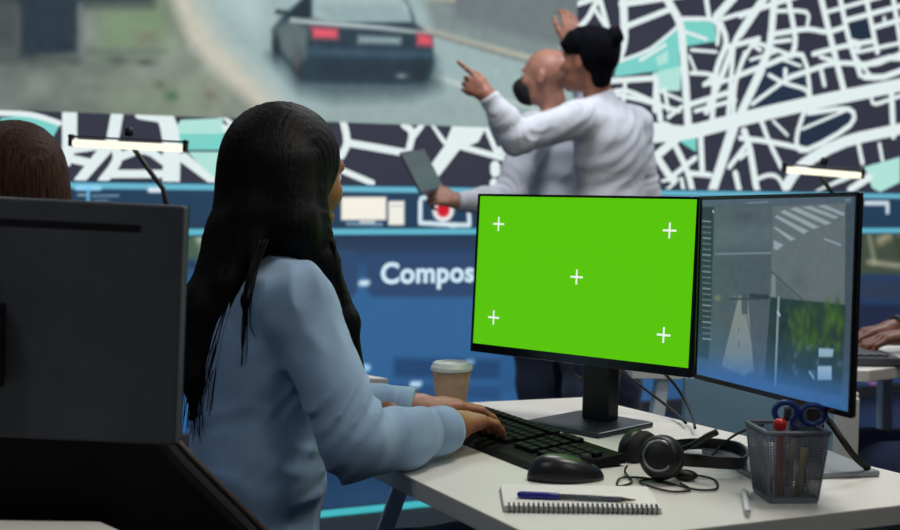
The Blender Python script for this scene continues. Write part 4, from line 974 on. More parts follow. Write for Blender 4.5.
s.blob((0.0687, -0.076), 0.0048000000000000004, 0.0045000000000000005, (34, 56, 74), 0.5)
s.blob((0.1569, -0.0668), 0.0048000000000000004, 0.0045000000000000005, (110, 140, 150), 0.5)
s.blob((0.1354, -0.0663), 0.0048000000000000004, 0.0045000000000000005, (34, 56, 74), 0.5)
s.blob((0.1341, -0.0846), 0.0048000000000000004, 0.0045000000000000005, (110, 140, 150), 0.5)
s.blob((0.1109, -0.1056), 0.0048000000000000004, 0.0045000000000000005, (34, 56, 74), 0.5)
s.blob((0.0808, -0.1064), 0.0048000000000000004, 0.0045000000000000005, (110, 140, 150), 0.5)
s.blob((0.1726, -0.0967), 0.0048000000000000004, 0.0045000000000000005, (34, 56, 74), 0.5)
s.blob((0.1254, -0.101), 0.0048000000000000004, 0.0045000000000000005, (110, 140, 150), 0.5)
s.blob((0.1681, -0.0588), 0.0048000000000000004, 0.0045000000000000005, (34, 56, 74), 0.5)
s.blob((0.1855, -0.0815), 0.0048000000000000004, 0.0045000000000000005, (110, 140, 150), 0.5)
s.blob((0.1682, -0.0602), 0.0048000000000000004, 0.0045000000000000005, (34, 56, 74), 0.5)
s.blob((0.0752, -0.0984), 0.0048000000000000004, 0.0045000000000000005, (110, 140, 150), 0.5)
s.blob((0.1214, -0.1156), 0.0048000000000000004, 0.0045000000000000005, (34, 56, 74), 0.5)
s.blob((0.0792, -0.0807), 0.0048000000000000004, 0.0045000000000000005, (110, 140, 150), 0.5)
s.blob((0.1309, -0.0709), 0.0048000000000000004, 0.0045000000000000005, (34, 56, 74), 0.5)
s.line([(0.0299, -0.0018), (0.0282, -0.1291)], 0.006, (140, 156, 158), 0.002, 1.0)
s.poly([(0.1354, -0.0649), (0.1706, -0.0627), (0.169, -0.0738), (0.1361, -0.0774)], (176, 194, 198), 0.003, 1.0)
s.poly([(0.1344, -0.0901), (0.1674, -0.0863), (0.1685, -0.1054), (0.1356, -0.1096)], (190, 206, 212), 0.003, 1.0)
s.line([(0.1156, -0.1008), (0.1258, -0.108)], 0.0045000000000000005, (170, 190, 200), 0.002, 1.0)
s.line([(0.0285, -0.0226), (0.0341, -0.0266)], 0.0045000000000000005, (190, 200, 200), 0.002, 1.0)
s.poly([(-0.2206, -0.1312), (-0.0154, -0.1165), (0.21, -0.1163), (0.2122, -0.1535), (-0.2186, -0.1627)], (60, 118, 176), 0.045, 0.75)  # blue reflection washing over the lower screen, painted into the picture
s.poly([(-0.2229, -0.0963), (0.2087, -0.0936), (0.2122, -0.1535), (-0.2183, -0.1676)], (60, 120, 190), 0.09, 0.45)
s.line([(-0.2055, 0.1104), (-0.1788, 0.1092)], 0.0022500000000000003, (176, 184, 186), 0.0015, 0.8)
s.line([(-0.2049, 0.1012), (-0.1782, 0.1001)], 0.0022500000000000003, (128, 138, 142), 0.0015, 0.8)
s.line([(-0.2043, 0.0919), (-0.1776, 0.091)], 0.0022500000000000003, (128, 138, 142), 0.0015, 0.8)
s.line([(-0.2037, 0.0827), (-0.1771, 0.0819)], 0.0022500000000000003, (176, 184, 186), 0.0015, 0.8)
s.line([(-0.2031, 0.0735), (-0.1765, 0.0728)], 0.0022500000000000003, (128, 138, 142), 0.0015, 0.8)
s.line([(-0.2025, 0.0643), (-0.1759, 0.0637)], 0.0022500000000000003, (128, 138, 142), 0.0015, 0.8)
s.line([(-0.2019, 0.0551), (-0.1753, 0.0546)], 0.0022500000000000003, (176, 184, 186), 0.0015, 0.8)
s.line([(-0.2013, 0.0459), (-0.1748, 0.0455)], 0.0022500000000000003, (128, 138, 142), 0.0015, 0.8)
s.line([(-0.2007, 0.0367), (-0.1742, 0.0364)], 0.0022500000000000003, (128, 138, 142), 0.0015, 0.8)
s.line([(-0.2002, 0.0275), (-0.1736, 0.0273)], 0.0022500000000000003, (176, 184, 186), 0.0015, 0.8)
s.line([(-0.1996, 0.0183), (-0.173, 0.0182)], 0.0022500000000000003, (128, 138, 142), 0.0015, 0.8)
s.line([(-0.199, 0.0091), (-0.1724, 0.0091)], 0.0022500000000000003, (128, 138, 142), 0.0015, 0.8)
s.line([(-0.1984, -0.0001), (-0.1719, 0.0)], 0.0022500000000000003, (176, 184, 186), 0.0015, 0.8)
s.line([(-0.1978, -0.0093), (-0.1713, -0.009)], 0.0022500000000000003, (128, 138, 142), 0.0015, 0.8)
s.line([(-0.1972, -0.0185), (-0.1707, -0.0181)], 0.0022500000000000003, (128, 138, 142), 0.0015, 0.8)
s.line([(-0.1966, -0.0277), (-0.1701, -0.0272)], 0.0022500000000000003, (176, 184, 186), 0.0015, 0.8)
s.line([(-0.196, -0.0369), (-0.1696, -0.0363)], 0.0022500000000000003, (128, 138, 142), 0.0015, 0.8)
s.line([(-0.1955, -0.0461), (-0.169, -0.0453)], 0.0022500000000000003, (128, 138, 142), 0.0015, 0.8)
s.line([(-0.1949, -0.0553), (-0.1684, -0.0544)], 0.0022500000000000003, (176, 184, 186), 0.0015, 0.8)
s.line([(-0.1943, -0.0644), (-0.1678, -0.0635)], 0.0022500000000000003, (128, 138, 142), 0.0015, 0.8)
s.line([(-0.1937, -0.0736), (-0.1673, -0.0725)], 0.0022500000000000003, (128, 138, 142), 0.0015, 0.8)
s.line([(-0.1931, -0.0828), (-0.1667, -0.0816)], 0.0022500000000000003, (176, 184, 186), 0.0015, 0.8)
s.line([(-0.1734, 0.1268), (-0.17, 0.1251)], 0.003, (220, 224, 224), 0.002, 1.0)
s.line([(-0.0658, 0.1387), (-0.0087, 0.1397)], 0.0015, (150, 160, 166), 0.002, 1.0)
s.line([(0.1861, 0.1404), (0.1951, 0.1403)], 0.003, (130, 142, 150), 0.002, 1.0)
s.noise(1.6, 5)
s.c *= np.array([.84, .90, .95])
s.build('screen', lambda x, z: tuple(RM @ Vector((x, -.0006, z))), picture_mat('camera_picture', 1.0, .35), r)
k, KM, bz, ch, hs = monitor('dark grey back of a monitor in the left foreground', (-.566, 1.49, .991), math.pi, .0, -.034, .50, .283, (-.74, 1.42), math.pi, slot=True, base_size=(.22, .17), th=.030)
MB().box((-.02, .0300, .113), (.36, .002, .0075), KM).build('vent_slot', M['black'], k)
kb_s = MB().add([(-.24, -.0004, -.13), (.24, -.0004, -.13), (.24, -.0004, .14), (-.24, -.0004, .14)], [(0, 1, 2, 3)], KM, 0).build('screen', glow('dim_screen', (30, 44, 60), 1.0, False), k)

def wire(name, label, pts, r=.0026, n=8, m='rubber', cat='cable', group=None): return tag(MB().tube(spline(pts, n), r, 8).build(name, M[m]), label, cat, group)
wire('monitor_cable', 'long black cable falling from the green-screen monitor to the desk edge', [(0.2841, 2.33, 0.8196), (0.3271, 2.34, 0.8055), (0.3776, 2.32, 0.7715), (0.4123, 2.28, 0.747), (0.4213, 2.19, 0.7401)])
wire('monitor_cable', 'shorter black cable between the two monitors, curving down behind the desk', [(0.3758, 2.26, 0.8254), (0.3981, 2.25, 0.8126), (0.4262, 2.25, 0.7764), (0.4336, 2.2, 0.7527), (0.4255, 2.13, 0.7428)])
wire('monitor_cable', 'small black cable loop left of the green monitor stand', [(0.2326, 2.36, 0.8184), (0.2378, 2.37, 0.7997), (0.2541, 2.36, 0.79), (0.2695, 2.33, 0.8005)])
wire('monitor_cable', 'thin black cable running behind the headset into the pen holder side', [(0.3975, 1.9056, 0.733), (0.4337, 1.9538, 0.75), (0.432, 1.86, 0.7847), (0.4424, 1.8, 0.8071), (0.4598, 1.8, 0.8117)], .0020)
wire('monitor_cable', 'thick black cable curving down right of the pen holder', [(0.5617, 1.86, 0.8184), (0.5741, 1.85, 0.8038), (0.585, 1.83, 0.7839), (0.6051, 1.83, 0.7587), (0.6279, 1.8434, 0.741)], .0052)

# ------------------------------------------------------------------ keyboard, mouse
KX = vec(.47, -.883, 0); KY = vec(.883, .47, 0); KC = vec(*(.103,2.030,.73))
KMx = Matrix((KX, KY, vec(0, 0, 1))).transposed().to_4x4(); KMx.translation = Vector(KC)
kb = thing('keyboard', 'black full-size keyboard under the woman\'s hands', 'keyboard', tuple(KC))
b = MB(); b.prism([(-.072, .002), (-.060, .008), (-.030, .010), (.074, .020), (.080, .015), (.080, .004), (-.070, .0)], -.21, .21, KMx @ Matrix(((0, 0, 1, 0), (1, 0, 0, 0), (0, 1, 0, 0), (0, 0, 0, 1))), .002)
b.build('body', mat('keyboard_plastic', (15, 16, 19), .65, spec=.12), kb)
kproto = None; kk = mat('black_keycap', (20, 21, 26), .6, spec=.14)
def key(x, y, w_):
    global kproto
    z = .0098+(y+.030)*.096
    if kproto is None:
        bb = MB().box((0, 0, .003), (.0158, .0158, .009), None, .0018, seg=2); me = bpy.data.meshes.new('key'); me.from_pydata(bb.v, [], bb.f); me.materials.append(kk)
        kproto = bpy.data.objects.new('key', me); o = kproto
    else: o = kproto.copy()
    COL.objects.link(o); o.parent = kb; m = KMx @ T(x, y, z) @ Matrix.Rotation(.096, 4, 'X') @ Matrix.Diagonal((w_, 1, 1, 1)); m.translation = m.translation-Vector(kb.location); o.matrix_local = m
for rw, y in enumerate((-.021, -.002, .017, .036, .061)):
    if rw == 0: xs = [(-.195, 1.2), (-.172, 1.2), (-.149, 1.2), (-.085, 5.4), (-.021, 1.2), (.002, 1.2), (.025, 1.2)]
    elif rw == 4: xs = [(-.195+.0193*i, 1) for i in range(13)]
    else: xs = [(-.195+.0188*i+(0, .006, .003, 0)[rw], 1) for i in range(13)]
    for x, w_ in xs: key(x, y, w_)
    for x in (.068, .087, .106): key(x, y, 1)
    if rw < 4:
        for x in (.136, .155, .174, .193): key(x, y, 1)
ms = thing('mouse', 'black computer mouse lying in front of the keyboard', 'mouse', tuple((.172,1.790,.73)))
MMx = Matrix.Translation(Vector((.172,1.790,.73))) @ RZ(.12)
def mouse_shell(b, k, z0):
    v, f_ = [], []; nu, nv = 28, 10
    for j in range(nv+1):
        t = j/nv
        for i in range(nu):
            th = 2*math.pi*i/nu; x = .057*math.cos(th); y = .0315*math.sin(th)*(1-.12*math.cos(th)*math.cos(th)); q = math.cos(t*math.pi/2)**.55 if j < nv else 0
            hz = .034-.009*(x*q/.057)-.006*(x*q/.057)**2; v.append((x*q*k, y*q*k, z0+hz*math.sin(t*math.pi/2)**.9))
    for j in range(nv):
        for i in range(nu): f_.append((j*nu+i, j*nu+(i+1) % nu, (j+1)*nu+(i+1) % nu, (j+1)*nu+i))
    f_.append(tuple(range(nu))[::-1]); b.add(v, f_, MMx, 0, True)
b = MB(); mouse_shell(b, 1, .001); b.build('body', mat('mouse_plastic', (26, 27, 31), .36, bump=.03, bscale=600), ms)
MB().lathe([(0, -.004), (.009, -.004), (.010, 0), (.009, .004), (0, .004)], 18, MMx @ T(.030, 0, .0265) @ Matrix.Rotation(math.pi/2, 4, 'X')).build('scroll_wheel', M['rubber'], ms)
MB().box((.034, 0, .0292), (.036, .0008, .002), MMx @ Matrix.Rotation(.0, 4, 'Y')).build('button_gap', M['rubber'], ms)

# ------------------------------------------------------------------ coffee cup
cp = thing('coffee_cup', 'brown paper coffee cup with a white lid at the back of the desk', 'cup', (CUP[0], CUP[1], .73)); CM = T(CUP[0], CUP[1], .73)
MB().lathe([(0, .003), (.0255, .003), (.026, 0), (.0275, 0), (.0365, .076), (.0375, .078)], 40, CM).build('cup', mat('white_cup_paper', (222, 224, 224), .6), cp)
MB().lathe([(.0278, .008), (.0286, .0075), (.0370, .0715), (.0364, .072)], 40, CM).build('sleeve', mat('brown_paper_sleeve', (184, 148, 124), .75, var=.04, scale=40), cp)
MB().lathe([(.0385, .0735), (.0400, .0745), (.0400, .0790), (.0385, .0810), (.0372, .0815), (.0350, .0875), (.0335, .0885), (.0315, .0885), (.0305, .0855), (0, .0850)], 40, CM).build('lid', mat('white_lid', (214, 218, 220), .4), cp)

# ------------------------------------------------------------------ notepad and pens
npd = thing('notepad', 'white spiral notepad with a blue pen on it, at the front of the desk', 'notepad', (NPD[0], NPD[1], .73)); NM = T(NPD[0], NPD[1], .73) @ RZ(NPD[2])
MB().box((0, .006, .0042), (.205, .118, .0078), NM, .0008).build('pages', M['paper'], npd); MB().box((0, .006, .0008), (.207, .120, .0014), NM).build('cover', mat('card', (170, 176, 184), .7), npd)
b = MB()
for i in range(31):
    x = -.096+.0064*i; b.tube([(x, -.052+.0075*math.cos(t_), .0052+.0068*math.sin(t_)) for t_ in np.linspace(0, 6.283, 11)[:-1]], .0011, 6, True, NM)
b.build('spiral_binding', mat('dark_wire', (48, 50, 60), .35, metal=.6), npd)
pen = thing('pen', 'clear ballpoint pen with a blue cap lying on the notepad', 'pen', PEN[0]); a_, b_ = Vector(PEN[0]), Vector(PEN[1]); PM_ = aim(a_, b_); L = (b_-a_).length
MB().lathe([(0, .000), (.0035, .001), (.0050, .007), (.0052, .040), (.0046, .055), (.0040, .056)], 16, PM_).build('cap', mat('blue_pen_plastic', (28, 34, 140), .35), pen)
MB().box((.006, 0, .030), (.002, .0035, .048), PM_, .0007).build('clip', mat('blue_clip', (30, 36, 150), .35), pen)
MB().lathe([(.0038, .055), (.0038, L-.022), (.0036, L-.020)], 12, PM_).build('barrel', mat('smoky_barrel', (92, 98, 108), .2), pen)
MB().lathe([(.0034, L-.021), (.0014, L-.003), (.0005, L)], 12, PM_).build('tip', mat('brass_tip', (120, 104, 80), .3, metal=.7), pen)
wp = thing('pen', 'small white pen lying on the desk left of the pen holder', 'pen', WPEN[0]); a_, b_ = Vector(WPEN[0]), Vector(WPEN[1]); PM_ = aim(a_, b_); L = (b_-a_).length
MB().lathe([(0, 0), (.0032, .001), (.0042, .004), (.0042, L-.020), (.0036, L-.014)], 14, PM_).build('barrel', mat('white_pen_plastic', (226, 230, 232), .3), wp)
MB().lathe([(.0034, L-.014), (.0016, L-.003), (.0006, L)], 12, PM_).build('tip', M['silver'], wp); MB().box((.0048, 0, .018), (.0014, .003, .030), PM_, .0005).build('clip', M['silver'], wp)

# ------------------------------------------------------------------ mesh pen holder and what stands in it
HX, HY, HA = HOLD; HM = T(HX, HY, .73) @ RZ(HA)
ph = thing('pen_holder', 'grey wire-mesh pen holder with scissors and a marker in it', 'pen holder', (HX, HY, .73))
hm = mat('wire_mesh_metal', (118, 124, 136), .45, metal=.3)
b = MB(); wb, wt, hh = .033, .043, .098; NW = 20
def hp(side, u, t):
    q = wb+(wt-wb)*t; x = u*q; z = .004+(hh-.004)*t
    return [(x, -q, z), (q, x, z), (-x, q, z), (-q, -x, z)][side]
for sd_ in range(4):
    for i in range(NW+1): u = -1+2*i/NW; b.tube([hp(sd_, u, 0), hp(sd_, u, 1)], .00058, 4, M=HM)
    for j in range(1, 24): b.tube([hp(sd_, -1, j/24), hp(sd_, 1, j/24)], .00058, 4, M=HM)
b.build('mesh_wall', hm, ph)
b = MB(); b.prism(rrect(wb*2+.003, wb*2+.003, .005), 0, .007, HM, .001); b.build('base', hm, ph)
b = MB()
for sd_ in range(4): b.tube([hp(sd_, -1.02, 1), hp(sd_, 1.02, 1)], .0028, 8, M=HM); b.tube([hp(sd_, -1, 0), hp(sd_, -1, 1)], .0016, 8, M=HM)
b.build('rim', hm, ph)
def hw(x, y, z): return HM @ Vector((x, y, z))
def stick(nm, label, cat, a, b_, prof, tip, mb, mt, parts):
    root = thing(nm, label, cat, tuple(a)); L = (b_-a).length; Mx = aim(a, b_); MB().lathe([(rr, z*L) for rr, z in prof], 16, Mx).build(parts[0], mb, root); MB().lathe([(rr, z*L) for rr, z in tip], 16, Mx).build(parts[1], mt, root); return root
stick('marker', 'red marker with a bright red cap leaning in the pen holder', 'marker', hw(-.014, -.018, .010), hw(-.021, -.028, .112), [(.0058, 0), (.0062, .02), (.0062, .86), (.005, .88)], [(.0066, .87), (.0086, .90), (.0092, .95), (.0080, 1.0), (.004, 1.03), (0, 1.03)], mat('red_marker_body', (170, 62, 48), .4), mat('red_cap', (205, 26, 32), .3), ('barrel', 'cap'))
stick('pencil', 'yellow-green pencil standing inside the pen holder', 'pencil', hw(.008, -.020, .008), hw(.019, -.022, .083), [(0, 0), (.0045, .0), (.0045, .9)], [(.0045, .9), (.0015, 1.0), (0, 1.0)], mat('olive_pencil', (186, 178, 92), .5), mat('pencil_tip', (60, 50, 40), .6), ('shaft', 'tip'))
stick('pen', 'grey pen standing in the pen holder beside the scissors', 'pen', hw(-.010, -.004, .008), hw(-.004, -.012, .128), [(.002, 0), (.0045, .06), (.0045, .85)], [(.0048, .85), (.0048, .99), (.003, 1.0), (0, 1.0)], mat('grey_pen', (112, 118, 126), .35), mat('dark_pen_cap', (52, 58, 72), .3), ('barrel', 'cap'))
stick('pen', 'dark pen leaning in the left of the pen holder', 'pen', hw(-.024, -.010, .010), hw(-.036, .026, .094), [(.002, 0), (.004, .06), (.004, .85)], [(.0043, .85), (.0043, .99), (0, 1.0)], mat('dark_pen', (40, 46, 66), .35), M['black'], ('barrel', 'cap'))
sc = thing('scissors', 'scissors with blue plastic handles standing in the pen holder', 'scissors', tuple(hw(.01, 0, .01))); SM = HM @ T(.016, .004, .104) @ RZ(-.10)
bp_ = mat('blue_scissor_plastic', (30, 62, 132), .35)
for sx, cx, cz in ((-1, -.0175, .0145), (1, .0215, .0100)):
    pts = [(cx+(.0170 if sx > 0 else .0155)*math.cos(t_), .003*sx, cz+.0135*math.sin(t_)) for t_ in np.linspace(0, 2*math.pi, 25)[:-1]]
    h_ = MB().tube(pts, .0042, 10, True, SM); h_.tube([(cx*.5, .003*sx, cz-.014), (cx*.15, .002*sx, -.012)], .0045, 8, M=SM); h_.build('handle', bp_, sc)
    MB().box((-.004*sx, .002*sx, -.048), (.011, .0016, .085), SM @ Matrix.Rotation(.06*sx, 4, 'Y'), .0005).build('blade', M['chrome'], sc)

# ------------------------------------------------------------------ headset
hd = thing('headset', 'black headset with a boom microphone lying on the desk', 'headset', (HS_A[0], HS_A[1], .73))
pad = mat('ear_pad', (20, 20, 24), .75, bump=.2, bscale=300)
for c_, ax, ring in ((HS_A, HS_AX, True), (HS_B, HS_BX, False)):
    Mx = aim(c_, Vector(c_)+Vector(ax))
    cu_ = MB().lathe([(0, .020), (.022, .020), (.029, .016), (.031, .008), (.030, 0), (.026, -.002)], 32, Mx).build('ear_cup', M['black'], hd)
    if ring: MB().tube([(.0215*math.cos(t_), .0215*math.sin(t_), .0205) for t_ in np.linspace(.9, 5.6, 24)], .0018, 8, M=Mx).build('ring', M['silver'], cu_)
    MB().lathe([(.016, -.018), (.026, -.020), (.032, -.014), (.033, -.006), (.028, 0), (.0, -.001), (0, -.008), (.014, -.012)], 32, Mx).build('ear_cushion', pad, cu_)
def band(pts, r1, r2, up):
    P = spline(pts, 8); v, f_ = [], []
    for i, p in enumerate(P):
        t_ = (P[min(i+1, len(P)-1)]-P[max(i-1, 0)]).normalized(); u_ = Vector(up); u_ = (u_-t_*u_.dot(t_)).normalized(); n_ = t_.cross(u_)
        for k in range(12): th = 2*math.pi*k/12; v.append(p+u_*r1*math.copysign(abs(math.cos(th))**.6, math.cos(th))+n_*r2*math.copysign(abs(math.sin(th))**.6, math.sin(th)))
    n_ = len(P)
    for i in range(n_-1):
        for k in range(12): f_.append((i*12+k, i*12+(k+1) % 12, (i+1)*12+(k+1) % 12, (i+1)*12+k))
    f_ += [tuple(range(12))[::-1], tuple((n_-1)*12+k for k in range(12))]; return MB().add(v, f_, None, 0, True)
band(HS_BAND, .0105, .0028, HS_UP).build('headband', M['black'], hd)
mb_ = MB().tube(spline(HS_MIC, 6), [.0042]*(len(spline(HS_MIC, 6))-6)+[.005]*6, 10).build('microphone_boom', M['black'], hd)
b = MB(); b.tube(spline(HS_CORD, 10), .0016, 8); b.build('cord', M['rubber'], hd)
MB().ell((0, 0, 0), (.019, .011, .008), Matrix.Translation(HS_CTL) @ RZ(-.3)).build('cord_control', M['black'], hd)

# ------------------------------------------------------------------ desk lamps with light bars
def lamp(label, a, b_, knob, arm, base):
    root = thing('desk_lamp', label, 'lamp', base, 'light bar desk lamps'); a, b_ = Vector(a), Vector(b_); Mx = frame((a+b_)/2, b_-a, (0, 0, 1)); L = (b_-a).length
    h_ = MB().box((0, 0, .0115), (L, .028, .004), Mx, .0015); h_.build('bar', M['black'], root)
    MB().box((0, 0, -.004), (L-.018, .024, .018), Mx, .006).build('light_tube', glow('warm_light_bar', (255, 252, 226), 1.15), root)
    for s_ in (-1, 1): MB().box((s_*(L/2-.006), 0, .002), (.009, .029, .029), Mx, .003).build('end_cap', M['black'], root)
    MB().lathe([(.008, .018), (.010, .022), (.010, .036), (.006, .04)], 14, Mx).build('knob', M['black'], root)
    MB().tube([Vector(p) for p in arm], .0062, 8).build('arm', M['black'], root); MB().lathe([(.075, 0), (.075, .012), (.02, .022), (.012, .03)], 28, T(*base)).build('base', M['black'], root)
    return root
lamp('left light-bar desk lamp behind the dark monitor back', (-0.9149, 3.0, 1.2482), (-0.6303, 3.0, 1.2379), None, [(-0.769, 3.0, 1.2455), (-0.7308, 3.0, 1.1912), (-0.6901, 3.0, 1.1368), (-0.6782, 3.0, 1.0747), (-0.668, 3.0, 0.735)], (-.668, 3.0, .728))
lamp('right light-bar desk lamp behind the monitor with camera views', (0.9387, 3.56, 1.2184), (1.172, 3.56, 1.2033), None, [(1.0412, 3.56, 1.2085), (1.0829, 3.56, 1.1495), (1.1077, 3.56, 1.0874), (1.12, 3.56, 0.737)], (1.12, 3.56, .73))
# ------------------------------------------------------------------ the people
def cloth(name, c, var=.05, rough=.85): return mat(name, c, rough, var=var, scale=14, bump=.25, bscale=900, sheen=.15)
def skin(name, c): return mat(name, c, .48, var=.07, scale=30, bump=.10, bscale=420, sss=.12)
shirt_blue = cloth('chambray_shirt', (146, 177, 208), .04); jeans = cloth('blue_jeans', (44, 66, 112), .12); white_shirt = cloth('white_shirt', (204, 207, 217), .02); navy = cloth('navy_trousers', (30, 40, 66), .08)
def legs(J, F, hipw=.09, sit=True, knee=.44):
    F = nrm(F); L = vec(-F[1], F[0], 0); pel = vec(*J['pel'])
    for q, s in (('L', 1), ('R', -1)):
        hp = pel+L*hipw*s-vec(0, 0, .075 if sit else .05); J['hp'+q] = hp
        if sit: kn = hp+F*knee+L*.02*s+vec(0, 0, .0); kn[2] = .455; an = kn+F*.03; an[2] = .10
        else: kn = hp+F*.03+L*.02*s; kn[2] = .50; an = kn-F*.04+L*.02*s; an[2] = .10
        J['kn'+q] = kn; J['an'+q] = an
    J['sit'] = sit; J['toe'] = F; J['front'] = F; return J
JW = dict(root=(-.30, 1.97, 0), look=(.64, .77, -.10), head=(-.268, 2.075, 1.165), neck=(-.287, 2.035, 1.01), pel=(-.31, 1.962, .535), waist=(-.303, 1.975, .70), rib=(-.295, 2.0, .85),
  shR=(-.230, 1.888, .972), shL=(-.360, 2.190, .972), elR=(-.126, 1.772, .779), elL=(-.285, 2.12, .785), wrR=(-.002, 1.922, .775), wrL=(-.060, 2.085, .776),
  handR=((.52, .85, .06), (0, 0, 1), (-.9, .42, 0), [.34, .38, .40, .40], dict(spread=.14)), handL=((.90, .42, .05), (0, 0, 1), (.42, -.9, 0), [.34, .38, .38, .36], dict(spread=.12)))
legs(JW, (.90, .436, 0))
woman, RW_ = person('person', 'woman with long black hair in a light blue shirt, typing at the white desk', JW, dict(skin=skin('woman_skin', (158, 104, 78)), top=shirt_blue, legs=jeans), h=.0055, fem=True, fold=.0060, hres=.0024, loose=.88)
def hair_mat(name, c, c2):
    m = mat(name, c, .6, spec=.12); nt = m.node_tree; b = nt.nodes['Principled BSDF']; tc = nt.nodes.new('ShaderNodeTexCoord'); mp = nt.nodes.new('ShaderNodeMapping'); mp.inputs['Scale'].default_value = (1, 1, .05)
    n = nt.nodes.new('ShaderNodeTexNoise'); n.inputs['Scale'].default_value = 260; n.inputs['Detail'].default_value = 3; r = nt.nodes.new('ShaderNodeValToRGB')
    r.color_ramp.elements[0].position = .35; r.color_ramp.elements[1].position = .68; r.color_ramp.elements[0].color = rgba(c); r.color_ramp.elements[1].color = rgba(c2)
    bp = nt.nodes.new('ShaderNodeBump'); bp.inputs['Strength'].default_value = .5; bp.inputs['Distance'].default_value = .003
    for a_, b_ in ((tc.outputs['Object'], mp.inputs[0]), (mp.outputs[0], n.inputs['Vector']), (n.outputs[0], r.inputs[0]), (r.outputs[0], b.inputs['Base Color']), (n.outputs[0], bp.inputs['Height']), (bp.outputs[0], b.inputs['Normal'])): nt.links.new(a_, b_)
    return m
hc = vec(*JW['head']); Wd = lambda x, y, z: hc+x*RW_[0]+y*RW_[1]+z*RW_[2]
HP = [((-.022, 0, .034), (.104, .092, .094)), ]
pr = [(Wd(-.020, 0, .030), (.101, .090, .090), RW_, .03), (Wd(-.040, 0, -.02), (.084, .088, .11), RW_, .03)]
pr += [
 ((-0.2688, 1.99, 1.174), (-0.2461, 1.965, 1.083), 0.05, 0.04, .02),
 ((-0.2461, 1.965, 1.083), (-0.2174, 1.965, 1.0362), 0.04, 0.018, .02),
 ((-0.2341, 2.02, 1.1588), (-0.1973, 1.985, 1.0289), 0.03, 0.018, .02),
 ((-0.1973, 1.985, 1.0289), (-0.1602, 1.97, 0.9352), 0.018, 0.0165, .02),
 ((-0.1602, 1.97, 0.9352), (-0.1352, 1.965, 0.8341), 0.0165, 0.006, .02),
 ((-0.3112, 2.06, 1.1826), (-0.3368, 2.0, 1.0614), 0.06, 0.054, .02),
 ((-0.3368, 2.0, 1.0614), (-0.3744, 1.955, 0.9527), 0.054, 0.044, .02),
 ((-0.3791, 1.955, 0.9526), (-0.3891, 1.935, 0.8527), 0.046, 0.027, .02),
 ((-0.3891, 1.935, 0.8527), (-0.3942, 1.93, 0.7858), 0.027, 0.007, .02),
 ((-0.2814, 2.0, 1.174), (-0.3004, 1.97, 1.0978), 0.055, 0.042, .02),
 ((-0.3004, 1.97, 1.0978), (-0.3372, 1.93, 0.9946), 0.042, 0.022, .02),
 ((-0.3372, 1.93, 0.9946), (-0.3567, 1.92, 0.8943), 0.022, 0.016, .02),
 ((-0.2972, 1.93, 1.0649), (-0.3064, 1.875, 0.9766), 0.01, 0.005, .02),
 ((-0.3064, 1.875, 0.9766), (-0.309, 1.865, 0.9097), 0.005, 0.0025, .02)]
STRANDS = [([(-0.1876, 1.98, 1.0643), (-0.1728, 1.965, 0.9704), (-0.1551, 1.95, 0.8932), (-0.1388, 1.95, 0.8333)], .006, 14), ([(-0.3719, 1.95, 0.9847), (-0.3819, 1.93, 0.9083), (-0.3907, 1.92, 0.8393), (-0.3942, 1.915, 0.7776)], .010, 34), ([(-0.324, 1.925, 1.0184), (-0.3418, 1.905, 0.9427), (-0.356, 1.9, 0.8815), (-0.3682, 1.9, 0.8196)], .008, 24), ([(-0.288, 1.91, 1.0658), (-0.2997, 1.87, 1.0073), (-0.3053, 1.86, 0.948), (-0.3058, 1.855, 0.9035)], .004, 6)]
V, F_ = hair_mesh(pr, .0045, .0012, 34, Wd(-.01, 0, 0), 2)
bm_ = [(V, F_, 0)]; sb = MB()
rs = random.Random(3)
for path, spread_, cnt in STRANDS:
    for i in range(cnt):
        o_ = vec(rs.gauss(0, 1), rs.gauss(0, 1), rs.gauss(0, .4))*spread_; n_ = len(path)
        pts = [vec(*p)+o_*(.5+.7*k/(n_-1))+vec(rs.gauss(0, 1), rs.gauss(0, 1), 0)*.0025 for k, p in enumerate(path)]; pts[-1] = pts[-1]+vec(0, 0, rs.uniform(-.03, .02))
        P = spline(pts, 6); sb.tube(P, [.0016*(1-.75*k/len(P)) for k in range(len(P))], 5)
bm_.append((np.array(sb.v), sb.f, 0)); v, f, m = join(bm_); raw('hair', v, f, hair_mat('black_hair', (9, 8, 10), (20, 18, 20)), woman)

# man in the dark turban
JT = dict(root=(.615, 4.9, 0), look=(-.82, .57, .06), head=(.518, 4.865, 1.640), neck=(.580, 4.875, 1.475), pel=(.622, 4.895, .95), waist=(.620, 4.89, 1.10), rib=(.618, 4.885, 1.27),
  shL=(.470, 4.755, 1.412), shR=(.725, 5.005, 1.41), elL=(.238, 4.62, 1.335), wrL=(.134, 4.61, 1.483), elR=(.775, 5.02, 1.13), wrR=(.74, 5.12, .90),
  handL=((-.66, .05, .48), (.25, -.85, .35), (.55, .10, .80), [(.05, .05, .05), 1.15, 1.25, 1.25], dict(thumb_in=.8)), handR=((-.10, .15, -1), (.8, -.6, 0), (-.7, .7, 0), .35))
legs(JT, (-.70, .70, 0), .10, False)
tman, RT = person('person', 'man in a dark turban and white shirt, back turned, pointing at the screen', JT, dict(skin=skin('man_skin', (150, 98, 78)), top=white_shirt, legs=navy), h=.0075, fold=.005, loose=1.12)
c = vec(*JT['head']); Wt = lambda x, y, z: c+x*RT[0]+y*RT[1]+z*RT[2]
